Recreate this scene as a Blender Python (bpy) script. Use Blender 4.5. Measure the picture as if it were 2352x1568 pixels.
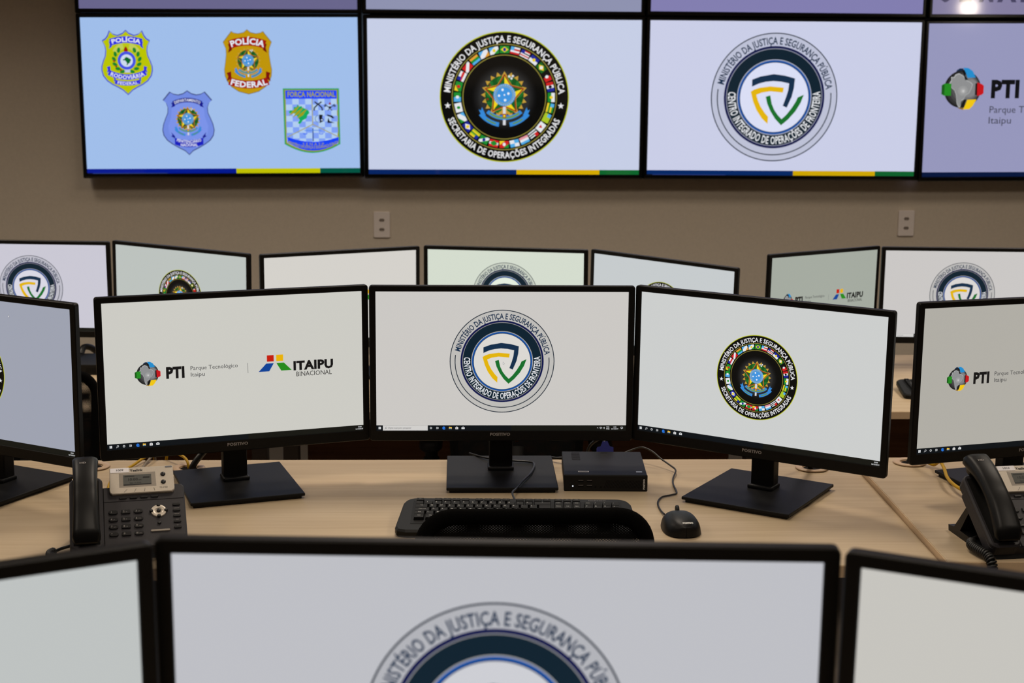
import bpy, bmesh, math, random
from mathutils import Vector, Matrix, Euler
random.seed(4)
PI = math.pi
C = bpy.context.scene.collection
for o in list(bpy.data.objects):
    bpy.data.objects.remove(o)

# ------------------------------------------------------------------ camera, exposure, light
SC = bpy.context.scene
cam_data = bpy.data.cameras.new('camera')
cam = bpy.data.objects.new('camera', cam_data)
C.objects.link(cam)
cam_data.sensor_fit = 'HORIZONTAL'
cam_data.sensor_width = 36.0
cam_data.lens = 55.826
cam_data.clip_start = 0.05
cam.matrix_world = (Matrix.Translation((0, 0, 1.68)) @ Matrix.Rotation(-0.033, 4, 'Z')
                    @ Matrix.Rotation(PI/2-0.19315, 4, 'X') @ Matrix.Rotation(0.00691, 4, 'Z'))
cam_data.dof.use_dof = True
cam_data.dof.focus_distance = 3.15
cam_data.dof.aperture_fstop = 9.0
SC.camera = cam
SC.view_settings.view_transform = 'Standard'
SC.view_settings.look = 'None'
SC.view_settings.exposure = 0.0
SC.view_settings.gamma = 1.0
SC.view_settings.use_curve_mapping = False
world = bpy.data.worlds.new('room_air')
SC.world = world
world.use_nodes = True
world.node_tree.nodes['Background'].inputs[0].default_value = (1.0, 0.9, 0.78, 1)
world.node_tree.nodes['Background'].inputs[1].default_value = 0.02

def area_lamp(name, loc, size, watts, col=(1.0, 0.87, 0.72), spread=PI):
    d = bpy.data.lights.new(name, 'AREA')
    d.shape = 'SQUARE'; d.size = size; d.energy = watts; d.color = col; d.spread = spread
    o = bpy.data.objects.new(name, d); C.objects.link(o); o.location = loc
    return o
for ly in (-1.0, 1.7, 4.0, 5.3):  # row nearest the back wall is added fill to brighten that wall
    for lx in (-2.2, 0.1, 2.4):
        area_lamp('ceiling_and_fill_lamp', (lx, ly, 2.93), 0.6, {-1.0: 12, 1.7: 14, 4.0: 19, 5.3: 12}[ly], spread=math.radians(143 if ly < 5 else 116))
pd = bpy.data.lights.new('press_spot_lamp', 'SPOT')
pd.energy = 17; pd.color = (1.0, 0.86, 0.68); pd.shadow_soft_size = 0.09; pd.spot_size = math.radians(14); pd.spot_blend = 0.6
po = bpy.data.objects.new('press_spot_lamp', pd); C.objects.link(po); po.location = (5.28, -2.45, 1.95)
po.rotation_euler = (Vector((2.254, 7.13, 1.80))-Vector((5.28, -2.45, 1.95))).to_track_quat('-Z', 'Y').to_euler()

# ------------------------------------------------------------------ materials
def lin(c):
    return tuple(((x/255)/12.92 if x/255 <= 0.04045 else ((x/255+0.055)/1.055)**2.4) for x in c)
MATS = {}
def mat(name, rgb, rough=0.5, spec=0.5, metal=0.0, bump=0.0, bscale=300, coat=0.0):
    if name in MATS: return MATS[name]
    m = bpy.data.materials.new(name); m.use_nodes = True
    nt = m.node_tree; b = nt.nodes['Principled BSDF']
    col = lin(rgb)
    b.inputs['Roughness'].default_value = rough
    b.inputs['Specular IOR Level'].default_value = spec
    b.inputs['Metallic'].default_value = metal
    b.inputs['Coat Weight'].default_value = coat
    tc = nt.nodes.new('ShaderNodeTexCoord')
    nz = nt.nodes.new('ShaderNodeTexNoise'); nz.inputs['Scale'].default_value = bscale
    nz.inputs['Detail'].default_value = 3
    nt.links.new(tc.outputs['Object'], nz.inputs['Vector'])
    mx = nt.nodes.new('ShaderNodeMix'); mx.data_type = 'RGBA'
    mx.inputs[6].default_value = tuple(x*0.93 for x in col)+(1,)
    mx.inputs[7].default_value = tuple(min(1, x*1.07) for x in col)+(1,)
    nt.links.new(nz.outputs['Fac'], mx.inputs[0])
    nt.links.new(mx.outputs[2], b.inputs['Base Color'])
    if bump:
        bp = nt.nodes.new('ShaderNodeBump'); bp.inputs['Strength'].default_value = bump
        bp.inputs['Distance'].default_value = 0.001
        nt.links.new(nz.outputs['Fac'], bp.inputs['Height'])
        nt.links.new(bp.outputs['Normal'], b.inputs['Normal'])
    MATS[name] = m
    return m
def glow(rgb, rough=0.42):
    key = ('lit', rgb, rough)
    if key in MATS: return MATS[key]
    m = bpy.data.materials.new('lit_pixels_%02x%02x%02x' % tuple(int(x) for x in rgb)); m.use_nodes = True
    b = m.node_tree.nodes['Principled BSDF']
    b.inputs['Base Color'].default_value = (0.004, 0.004, 0.004, 1)
    b.inputs['Roughness'].default_value = rough
    b.inputs['Specular IOR Level'].default_value = 0.16 if rough > .3 else 0.5
    b.inputs['Emission Color'].default_value = lin(rgb)+(1,)
    b.inputs['Emission Strength'].default_value = 1.0
    MATS[key] = m
    return m
def wood_mat(name, light, dark):
    m = bpy.data.materials.new(name); m.use_nodes = True
    nt = m.node_tree; b = nt.nodes['Principled BSDF']; N = nt.nodes.new; L = nt.links.new
    tc = N('ShaderNodeTexCoord'); mp = N('ShaderNodeMapping')
    mp.inputs['Scale'].default_value = (1.6, 48, 48)
    L(tc.outputs['Object'], mp.inputs['Vector'])
    n1 = N('ShaderNodeTexNoise'); n1.inputs['Scale'].default_value = 1.0; n1.inputs['Detail'].default_value = 6
    n1.inputs['Roughness'].default_value = 0.62; n1.inputs['Distortion'].default_value = 0.35
    L(mp.outputs['Vector'], n1.inputs['Vector'])
    mp2 = N('ShaderNodeMapping'); mp2.inputs['Scale'].default_value = (5.0, 300, 300)
    L(tc.outputs['Object'], mp2.inputs['Vector'])
    n2 = N('ShaderNodeTexNoise'); n2.inputs['Scale'].default_value = 1.0; n2.inputs['Detail'].default_value = 2
    L(mp2.outputs['Vector'], n2.inputs['Vector'])
    ma = N('ShaderNodeMath'); ma.operation = 'MULTIPLY_ADD'; ma.inputs[1].default_value = 0.45
    L(n2.outputs['Fac'], ma.inputs[0]); L(n1.outputs['Fac'], ma.inputs[2])
    cr = N('ShaderNodeValToRGB')
    cr.color_ramp.elements[0].position = 0.42; cr.color_ramp.elements[0].color = lin(dark)+(1,)
    cr.color_ramp.elements[1].position = 0.86; cr.color_ramp.elements[1].color = lin(light)+(1,)
    L(ma.outputs[0], cr.inputs['Fac']); L(cr.outputs['Color'], b.inputs['Base Color'])
    b.inputs['Roughness'].default_value = 0.48
    b.inputs['Specular IOR Level'].default_value = 0.35
    return m
WOOD = wood_mat('maple_laminate', (188, 168, 138), (171, 149, 119))
EDGE = mat('maple_edge_band', (204, 176, 142), 0.45)
PANEL = wood_mat('brown_laminate', (150, 104, 68), (118, 80, 50))
WALLM = mat('beige_paint', (212, 200, 183), 0.85, 0.2, bump=0.25, bscale=90)
BEZ = mat('black_monitor_plastic', (11, 10, 10), 0.45, 0.22, bump=0.15, bscale=900)
BEZB = mat('black_back_plastic', (15, 15, 15), 0.6, 0.3)
TVB = mat('gloss_black_plastic', (6, 6, 6), 0.16, 0.4)
STAND = mat('black_stand_plastic', (11, 11, 13), 0.5, 0.2, bump=0.2, bscale=1200)
LOGO = mat('grey_print', (140, 134, 132), 0.6)
WHITEP = mat('white_print', (215, 215, 212), 0.6)
KEYM = mat('black_key_plastic', (8, 8, 9), 0.55, 0.16)
KBM = mat('black_keyboard_plastic', (11, 11, 11), 0.5, 0.18)
PHM = mat('charcoal_phone_plastic', (38, 36, 40), 0.5, 0.3, bump=0.2, bscale=1500)
PHB = mat('black_handset_plastic', (8, 8, 9), 0.42, 0.22, bump=0.1, bscale=1500)
PHK = mat('dark_phone_key', (18, 18, 20), 0.4, 0.35)
SILV = mat('champagne_silver_paint', (200, 190, 176), 0.38, 0.5, metal=0.25)
SILD = mat('bevel_silver', (146, 138, 128), 0.4, 0.5, metal=0.2)
LCD = mat('grey_lcd_glass', (92, 94, 92), 0.15, 0.5)
LCDT = mat('lcd_segments', (24, 25, 26), 0.4)
LABEL = mat('white_sticker', (225, 222, 226), 0.6)
INK = mat('black_ink', (22, 22, 24), 0.6)
RUBB = mat('black_rubber', (14, 14, 14), 0.6, 0.3)
CABK = mat('black_cable', (18, 18, 18), 0.45)
CAYE = mat('yellow_cable', (190, 148, 6), 0.5, 0.3)
CAGR = mat('grey_cable', (128, 118, 104), 0.5)
VGAB = mat('blue_connector', (58, 62, 150), 0.45)
GROM = mat('beige_grommet', (188, 160, 130), 0.45)
HOLE = mat('hole_dark', (12, 11, 10), 0.8, 0.1)
PLATE = mat('white_outlet_plastic', (238, 228, 222), 0.5)
STEEL = mat('grey_steel_paint', (118, 112, 110), 0.45)
FABR = mat('black_mesh_fabric', (6, 6, 6), 0.85, 0.08, bump=0.6, bscale=700)
CHPL = mat('black_chair_plastic', (17, 17, 17), 0.5, 0.35)
CARP = mat('grey_carpet', (74, 68, 62), 0.95, 0.1, bump=0.6, bscale=160)
CEIL = mat('white_ceiling', (214, 208, 198), 0.9, 0.2)
PCM = mat('black_steel_case', (13, 14, 17), 0.5, 0.2, bump=0.1, bscale=1800)
PCF = mat('black_front_plastic', (9, 9, 10), 0.5, 0.25)

# ------------------------------------------------------------------ mesh builder
def X(loc=(0, 0, 0), rz=0, rx=0, ry=0):
    return Matrix.Translation(loc) @ Matrix.Rotation(rz, 4, 'Z') @ Matrix.Rotation(rx, 4, 'X') @ Matrix.Rotation(ry, 4, 'Y')
class MB:
    def __init__(s, M=None):
        s.v = []; s.f = []; s.mi = []; s.sm = []; s.mats = []; s.M = M or Matrix.Identity(4)
    def mid(s, m):
        if m not in s.mats: s.mats.append(m)
        return s.mats.index(m)
    def add(s, vs, fs, m, M=None, smooth=False):
        k = len(s.v); T = s.M @ M if M is not None else s.M
        s.v += [T @ Vector(p) for p in vs]
        s.f += [[i+k for i in f] for f in fs]
        i = s.mid(m); s.mi += [i]*len(fs); s.sm += [smooth]*len(fs)
    def box(s, c, d, m, bev=0.0, M=None, seg=2):
        bm = bmesh.new(); bmesh.ops.create_cube(bm, size=1)
        for v in bm.verts: v.co = Vector((c[0]+v.co.x*d[0], c[1]+v.co.y*d[1], c[2]+v.co.z*d[2]))
        if bev: bmesh.ops.bevel(bm, geom=bm.edges[:], offset=bev, segments=seg, affect='EDGES', profile=0.5)
        bm.verts.index_update()
        s.add([v.co.copy() for v in bm.verts], [[v.index for v in f.verts] for f in bm.faces], m, M, False)
        bm.free()
    def loft(s, rings, m, M=None, cap=True, smooth=True, closed=True):
        n = len(rings[0]); vs = [p for r in rings for p in r]; fs = []
        for a in range(len(rings)-1):
            for i in range(n if closed else n-1):
                j = (i+1) % n
                fs.append([a*n+i, a*n+j, (a+1)*n+j, (a+1)*n+i])
        s.add(vs, fs, m, M, smooth)
        if cap:
            s.add(rings[0], [list(range(n))[::-1]], m, M, False)
            s.add(rings[-1], [list(range(n))], m, M, False)
    def prism(s, poly, h0, h1, m, ch=0.0, M=None, smooth=False):      # poly in xy, extruded along z
        def inset(d):
            if not d: return poly
            out = []; n = len(poly)
            for i in range(n):
                a, b, c = Vector(poly[i-1]), Vector(poly[i]), Vector(poly[(i+1) % n])
                e1 = (b-a).normalized(); e2 = (c-b).normalized()
                n1 = Vector((-e1.y, e1.x)); n2 = Vector((-e2.y, e2.x)); q = (n1+n2)
                q = q/max(0.3, q.length_squared)*2
                out.append(tuple(b+q*d))
            return out
        L3 = lambda pl, z: [(p[0], p[1], z) for p in pl]
        if ch: rings = [L3(inset(ch), h0), L3(poly, h0+ch), L3(poly, h1-ch), L3(inset(ch), h1)]
        else: rings = [L3(poly, h0), L3(poly, h1)]
        s.loft(rings, m, M, True, smooth)
    def tube(s, pts, r, m, M=None, n=8, sub=5, caps=True):
        P = [Vector(p) for p in pts]
        if sub > 1 and len(P) > 2:
            Q = []
            for i in range(len(P)-1):
                a, b, c, d = P[max(0, i-1)], P[i], P[i+1], P[min(len(P)-1, i+2)]
                for k in range(sub):
                    t = k/sub
                    Q.append(0.5*((2*b)+(c-a)*t+(2*a-5*b+4*c-d)*t*t+(3*b-a-3*c+d)*t**3))
            Q.append(P[-1]); P = Q
        rings = []; up = None
        for i, p in enumerate(P):
            t = (P[min(i+1, len(P)-1)]-P[max(i-1, 0)]).normalized()
            if up is None: up = t.orthogonal().normalized()
            up = (up-t*up.dot(t)); up = up.normalized() if up.length > 1e-6 else t.orthogonal().normalized()
            w = t.cross(up)
            rr = r(i/(len(P)-1)) if callable(r) else r
            rings.append([tuple(p+(up*math.cos(2*PI*k/n)+w*math.sin(2*PI*k/n))*rr) for k in range(n)])
        s.loft(rings, m, M, caps, True)
    def lathe(s, prof, m, M=None, n=28, cap=True):
        rings = [[(r*math.cos(2*PI*k/n), r*math.sin(2*PI*k/n), z) for k in range(n)] for r, z in prof]
        s.loft(rings, m, M, cap, True)
    def build(s, name, parent=None, loc=None, rot=None):
        me = bpy.data.meshes.new(name)
        me.from_pydata([tuple(p) for p in s.v], [], s.f)
        for m in s.mats: me.materials.append(m)
        me.polygons.foreach_set('material_index', s.mi)
        me.polygons.foreach_set('use_smooth', s.sm)
        me.update()
        o = bpy.data.objects.new(name, me); C.objects.link(o)
        if parent is not None: o.parent = parent
        if loc: o.location = loc
        if rot: o.rotation_euler = rot
        return o
def rrect(w, h, r, n=5, cx=0, cy=0):
    P = []
    for (sx, sy, a0) in ((1, 1, 0), (-1, 1, 90), (-1, -1, 180), (1, -1, 270)):
        for k in range(n+1):
            a = math.radians(a0+90*k/n)
            P.append((cx+sx*(w/2-r)+r*math.cos(a), cy+sy*(h/2-r)+r*math.sin(a)))
    return P
def tag(o, label, cat, group=None):
    o['label'] = label; o['category'] = cat
    if group: o['group'] = group
    return o
def thing(name, label, cat, loc=(0, 0, 0), rz=0, group=None):
    o = bpy.data.objects.new(name, None); C.objects.link(o); o.empty_display_size = 0.1
    o.location = loc; o.rotation_euler = (0, 0, rz)
    return tag(o, label, cat, group)
def struct(o):
    o['kind'] = 'structure'; return o
def dup(root, loc, rz, label, group=None):
    r = root.copy(); C.objects.link(r); r.location = loc; r.rotation_euler = (0, 0, rz); r['label'] = label
    if group: r['group'] = group
    for ch in list(root.children):
        c = ch.copy(); C.objects.link(c); c.parent = r
        for g in list(ch.children):
            d = g.copy(); C.objects.link(d); d.parent = c
    return r

# ------------------------------------------------------------------ lettering (built-in font outlines)
_fc = bpy.data.curves.new('lettering', 'FONT')
_fc.resolution_u = 2
_gl = {}
def _mesh(body, bold):
    _fc.body = body; _fc.offset = bold
    o = bpy.data.objects.new('lettering', _fc)
    me = bpy.data.meshes.new_from_object(o)
    V = [(v.co.x, v.co.y) for v in me.vertices]; F = [list(p.vertices) for p in me.polygons]
    bpy.data.objects.remove(o); bpy.data.meshes.remove(me)
    return V, F
_hh = None
def glyph(ch, bold):
    global _hh
    k = (ch, bold)
    if k in _gl: return _gl[k]
    if _hh is None:
        V, _ = _mesh('HH', 0); _hh = max(p[0] for p in V)
    V, F = ([], []) if ch == ' ' else _mesh(ch, bold)
    W, _ = _mesh('H'+ch+'H', 0)
    adv = max(p[0] for p in W)-_hh
    V = [(x/0.682, y/0.682) for x, y in V]
    _gl[k] = (V, F, adv/0.682+bold)
    return _gl[k]

class Art:                                                            # flat picture on a screen: layered faces, one mesh
    def __init__(s, eps=8e-5):
        s.v = []; s.f = []; s.c = []; s.eps = eps
    def put(s, pts, faces, c, l):
        k = len(s.v); y = -s.eps*l
        s.v += [(p[0], y, p[1]) for p in pts]; s.f += [[i+k for i in f] for f in faces]; s.c += [c]*len(faces)
    def poly(s, pts, c, l): s.put(pts, [list(range(len(pts)))], c, l)
    def rect(s, x0, y0, x1, y1, c, l): s.poly([(x0, y0), (x1, y0), (x1, y1), (x0, y1)], c, l)
    def ring(s, cx, cy, r0, r1, c, l, a0=0, a1=360, n=72, ry=1.0):
        n = max(4, int(n*abs(a1-a0)/360)); P = []; F = []
        for k in range(n+1):
            a = math.radians(a0+(a1-a0)*k/n)
            P += [(cx+r0*math.cos(a), cy+r0*math.sin(a)*ry), (cx+r1*math.cos(a), cy+r1*math.sin(a)*ry)]
        for k in range(n): F.append([2*k, 2*k+1, 2*k+3, 2*k+2])
        s.put(P, F, c, l)
    def disc(s, cx, cy, r, c, l, ry=1.0, n=56, rot=0.0):
        cr, sr = math.cos(rot), math.sin(rot); P = []
        for k in range(n):
            x, y = r*math.cos(2*PI*k/n), r*ry*math.sin(2*PI*k/n)
            P.append((cx+x*cr-y*sr, cy+x*sr+y*cr))
        s.poly(P, c, l)
    def line(s, a, b, w, c, l):
        d = Vector((b[0]-a[0], b[1]-a[1])); n = Vector((-d.y, d.x)).normalized()*w/2
        s.poly([(a[0]-n.x, a[1]-n.y), (b[0]-n.x, b[1]-n.y), (b[0]+n.x, b[1]+n.y), (a[0]+n.x, a[1]+n.y)], c, l)
    def path(s, P, w, c, l):
        for a, b in zip(P, P[1:]): s.line(a, b, w, c, l)
    def star(s, cx, cy, r, ri, c, l, n=5, a=90):
        s.poly([(cx+(r if k % 2 == 0 else ri)*math.cos(math.radians(a+180*k/n)),
                 cy+(r if k % 2 == 0 else ri)*math.sin(math.radians(a+180*k/n))) for k in range(2*n)], c, l)
    def text(s, t, x, y, cap, c, l, align='l', xs=1.0, bold=0.0, width=None, rot=0.0, track=0.0):
        G = [glyph(ch, bold) for ch in t]
        tot = sum(g[2]+track for g in G)*cap
        if width: xs = width/tot
        px = {'l': 0, 'c': -tot*xs/2, 'r': -tot*xs}[align]; cr, sr = math.cos(rot), math.sin(rot)
        for V, F, adv in G:
            s.put([(x+(px+p[0]*cap*xs)*cr-p[1]*cap*sr, y+(px+p[0]*cap*xs)*sr+p[1]*cap*cr) for p in V], F, c, l)
            px += (adv+track)*cap*xs
    def arc(s, t, cx, cy, r, cap, a0, a1, c, l, bold=0.0, under=False):
        # r: baseline radius; a0 -> a1 in degrees, reading left to right
        G = [glyph(ch, bold) for ch in t]; tot = sum(g[2] for g in G); u = 0.0
        rm = r+(-cap/2 if under else cap/2)
        xs = math.radians(abs(a1-a0))*rm/(tot*cap)
        for V, F, adv in G:
            a = math.radians(a0+(a1-a0)*(u+adv/2)/tot)
            ux, uy = (math.cos(a), math.sin(a)) if not under else (-math.cos(a), -math.sin(a))
            tx, ty = uy, -ux
            bx, by = cx+r*math.cos(a), cy+r*math.sin(a)
            P = []
            for p in V:
                q = (p[0]-adv/2)*cap*xs; h = p[1]*cap
                P.append((bx+tx*q+ux*h, by+ty*q+uy*h))
            s.put(P, F, c, l); u += adv
    def build(s, name, parent, M, rough):
        me = bpy.data.meshes.new(name)
        me.from_pydata([tuple(M @ Vector(p)) for p in s.v], [], s.f)
        cols = []
        for c in s.c:
            if c not in cols: cols.append(c)
        for c in cols: me.materials.append(glow(c, rough))
        me.polygons.foreach_set('material_index', [cols.index(c) for c in s.c]); me.update()
        o = bpy.data.objects.new(name, me); C.objects.link(o); o.parent = parent
        return o

# ------------------------------------------------------------------ the pictures on the screens
SA = [(-0.72, 0.55), (0, 0)]
def seal_grey(A, cx, cy, R, bg, fine=True):
    P = lambda *q: [(cx+x*R, cy+y*R) for x, y in q]
    navy = (18, 46, 74); teal = (12, 34, 48); ln = (20, 36, 52)
    ring = tuple(max(0, int(x*0.94)) for x in bg)
    A.disc(cx, cy, R, ln, 1, n=96); A.disc(cx, cy, R*0.984, ring, 2, n=96)
    A.ring(cx, cy, R*0.890, R*0.906, ln, 3, 172, 365)
    A.arc('MINISTÉRIO DA JUSTIÇA E SEGURANÇA PÚBLICA', cx, cy, R*0.822, R*0.106, 167, 9, (20, 46, 74), 3, 0.02)
    A.disc(cx, cy, R*0.795, (14, 22, 74), 3, n=96); A.disc(cx, cy, R*0.76, tuple(int(x*.75) for x in bg), 4, n=80)
    A.disc(cx, cy, R*0.75, teal, 5, n=80)
    A.disc(cx, cy, R*0.59, tuple(int(x*.85) for x in bg), 6, n=80); A.disc(cx, cy, R*0.577, (20, 80, 160), 7, n=80)
    A.disc(cx, cy, R*0.55, (30, 50, 80), 8, n=80)
    A.disc(cx, cy, R*0.54, tuple(min(255, int(x*1.05)+6) for x in bg), 9, n=80)
    A.arc('CENTRO INTEGRADO DE OPERAÇÕES DE FRONTEIRA', cx, cy, R*0.728, R*0.115, 173, 368, (226, 228, 232), 6, 0.02, True)
    f = lambda L: [((x-783)/637*R+cx, (797-y)/637*R+cy) for x, y in L]
    A.poly(f([(555, 622), (640, 590), (770, 567), (880, 580), (985, 608), (978, 700), (958, 790), (912, 898), (872, 878), (900, 800), (920, 730), (928, 658), (850, 641), (770, 635), (690, 643), (620, 662), (555, 692)]), navy, 10)
    A.poly(f([(545, 742), (575, 722), (630, 703), (740, 688), (875, 700), (868, 748), (740, 736), (655, 750), (602, 772), (620, 830), (650, 890), (688, 945), (728, 990), (725, 1060), (665, 1005), (610, 925), (572, 840)]), (226, 180, 10), 10)
    A.poly(f([(697, 790), (742, 777), (760, 860), (790, 925), (828, 975), (865, 1012), (910, 970), (960, 905), (1000, 840), (1020, 795), (1080, 768), (1050, 850), (1000, 935), (930, 1015), (862, 1073), (800, 1010), (750, 935), (715, 860)]), (22, 110, 44), 10)
BRAZIL = [(-0.62, 0.30), (-0.48, 0.34), (-0.44, 0.62), (-0.22, 0.60), (-0.10, 0.86), (0.02, 0.62), (0.22, 0.72), (0.30, 0.56), (0.55, 0.46), (0.86, 0.28), (0.92, 0.05), (0.74, -0.12), (0.66, -0.42), (0.44, -0.55), (0.30, -0.62), (0.18, -0.82), (0.02, -0.98), (-0.12, -0.86), (0.04, -0.62), (-0.06, -0.40), (-0.18, -0.24), (-0.34, 0.0), (-0.62, 0.06), (-0.84, 0.02), (-0.92, 0.18), (-0.76, 0.3)]
def coat(A, cx, cy, R, l, small=False):
    gold = (196, 156, 58); gr = (22, 92, 36); ye = (240, 214, 32); rd = (150, 40, 24); bl = (66, 148, 222)
    P = lambda L: [(cx+x*R, cy+y*R) for x, y in L]
    A.star(cx, cy, R, R*0.80, gold, l, 20)
    A.disc(cx, cy, R*0.52, (140, 110, 40), l+1, n=30)
    for a0, a1 in ((-72, 74), (106, 252)): A.ring(cx, cy, R*0.50, R*0.83, (18, 76, 28), l+1, a0, a1)
    for sd in (-1, 1):
        for k in range(9):
            a = math.radians(72-17.5*k); r = 0.70
            A.disc(cx+sd*R*r*math.cos(a), cy+R*r*math.sin(a), R*0.17, (18, 84, 30) if k % 2 else (30, 110, 44), l+2, 0.52, 12, (a+0.9)*sd if sd > 0 else PI-(a+0.9))
    for (x, y) in ((-0.62, 0.42), (-0.72, -0.18), (-0.5, -0.52)): A.disc(cx+x*R, cy+y*R, R*0.045, (130, 30, 24), l+3, n=10)
    for (x, y) in ((0.2, 0.78), (0.3, 0.7), (0.36, 0.8)): A.disc(cx+x*R, cy+y*R, R*0.05, (225, 225, 228), l+3, n=10)
    A.star(cx, cy, R*0.93, R*0.53, gold, l+4); A.star(cx, cy, R*0.90, R*0.505, rd, l+5)
    for k in range(5):
        a = math.radians(90+72*k); t = (cx+R*0.80*math.cos(a), cy+R*0.80*math.sin(a))
        for sd, c in ((1, gr if k != 0 else gr), (-1, ye)):
            b = a+sd*math.radians(36)
            A.poly([(cx, cy), t, (cx+R*0.455*math.cos(b), cy+R*0.455*math.sin(b))][::sd], c, l+6)
    A.disc(cx, cy, R*0.475, (90, 150, 206), l+7, n=40)
    if not small:
        for k in range(30):
            a = 2*PI*k/30; A.disc(cx+R*0.42*math.cos(a), cy+R*0.42*math.sin(a), R*0.018, (220, 235, 245), l+8, n=6)
    A.disc(cx, cy, R*0.36, (170, 180, 110), l+8, n=40); A.disc(cx, cy, R*0.345, bl, l+9, n=40)
    for x, y, q in ((-0.08, 0.22, .055), (0.17, 0.06, .055), (-0.23, -0.03, .05), (0.0, 0.0, .035), (0.03, -0.22, .055)):
        A.disc(cx+x*R, cy+y*R, R*q, (235, 242, 248), l+10, n=10)
    A.rect(cx-0.06*R, cy-1.28*R, cx+0.06*R, cy-0.5*R, (214, 216, 222), l+8)
    A.rect(cx-0.2*R, cy-0.93*R, cx+0.2*R, cy-0.85*R, (66, 120, 190), l+9)
    A.rect(cx-0.08*R, cy-0.98*R, cx+0.08*R, cy-0.80*R, rd, l+10); A.disc(cx, cy-0.89*R, 0.05*R, ye, l+11, n=8)
    rb = (54, 136, 214)
    A.ring(cx, cy+0.1*R, R*1.0, R*1.16, rb, l+9, 228, 312); A.ring(cx, cy+0.1*R, R*1.035, R*1.12, (110, 150, 80), l+10, 234, 306)
    for sd in (-1, 1):
        a0 = 270+sd*10; a1 = 270+sd*50
        A.ring(cx, cy+0.05*R, R*1.24, R*1.42, rb, l+9, min(a0, a1), max(a0, a1))
        A.ring(cx, cy+0.05*R, R*1.29, R*1.36, (96, 142, 90), l+10, min(a0+sd*6, a1-sd*14), max(a0+sd*6, a1-sd*14))
        A.poly(P([(sd*0.93, -0.98), (sd*1.10, -0.62), (sd*1.0, -0.66), (sd*0.96, -0.52), (sd*0.80, -0.86)]), rb, l+9)
FL = dict(g=(30, 140, 50), y=(236, 206, 40), b=(30, 40, 150), w=(228, 230, 234), r=(206, 34, 34), k=(14, 14, 14), s=(84, 172, 230), l=(170, 196, 40), o=(226, 158, 50), p=(228, 150, 160), d=(24, 100, 34))
FLAGS = ['F:g D:y C:b', 'H:wrwr Q:s', 'H:rwkwrw Q:b', 'H:bw C:y', 'F:d D:y C:w', 'V:kr C:w', 'V:rwb C:k', 'H:wg C:y', 'H:gygy Q:s', 'H:lll Q:s', 'F:w T:r', 'H:kwkwkw Q:r', 'H:swp', 'X:wsws', 'I:gry C:w', 'H:rwr D:g', 'F:g Z:w C:b', 'H:ylgyl Q:b', 'F:b D:w C:y', 'I:gws', 'F:w C:g', 'V:sg C:w', 'I:ygg C:r', 'H:wrw Q:b', 'F:r Z:w', 'H:ogs', 'I:swo', 'I:swg C:y']
def flag(A, cx, cy, w, h, rot, spec, l):
    cr, sr = math.cos(rot), math.sin(rot)
    T = lambda L: [(cx+x*w*cr-y*h*sr, cy+x*w*sr+y*h*cr) for x, y in L]
    R4 = lambda x0, y0, x1, y1: T([(x0, y0), (x1, y0), (x1, y1), (x0, y1)])
    for k, it in enumerate(spec.split()):
        t, cs = it.split(':'); q = [FL[c] for c in cs]; L = l+k
        if t == 'F': A.poly(R4(-.5, -.5, .5, .5), q[0], L)
        if t == 'H':
            for i, c in enumerate(q): A.poly(R4(-.5, .5-(i+1)/len(q), .5, .5-i/len(q)), c, L)
        if t == 'V':
            for i, c in enumerate(q): A.poly(R4(-.5+i/len(q), -.5, -.5+(i+1)/len(q), .5), c, L)
        if t == 'X':
            for i, c in enumerate(q): A.poly(R4(-.5+.5*(i in (1, 2)), -.5+.5*(i < 2), 0+.5*(i in (1, 2)), 0+.5*(i < 2)), c, L)
        if t == 'I':
            A.poly(T([(-.5, -.1), (-.5, .5), (.1, .5)]), q[0], L); A.poly(T([(-.5, -.5), (-.1, -.5), (.5, .1), (.5, .5), (.1, .5), (-.5, -.1)]), q[1], L); A.poly(T([(-.1, -.5), (.5, -.5), (.5, .1)]), q[2], L)
        if t == 'Z': A.poly(T([(-.5, -.5), (-.25, -.5), (.5, .2), (.5, .5), (.25, .5), (-.5, -.2)]), q[0], L)
        if t == 'D': A.poly(T([(-.42, 0), (0, -.4), (.42, 0), (0, .4)]), q[0], L)
        if t == 'T': A.poly(T([(-.2, -.2), (.2, -.2), (0, .28)]), q[0], L)
        if t == 'Q': A.poly(R4(-.5, 0, -.12, .5), q[0], L)
        if t == 'C':
            A.poly(T([(.17*math.cos(2*PI*i/12), .25*math.sin(2*PI*i/12)) for i in range(12)]), q[0], L)
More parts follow.
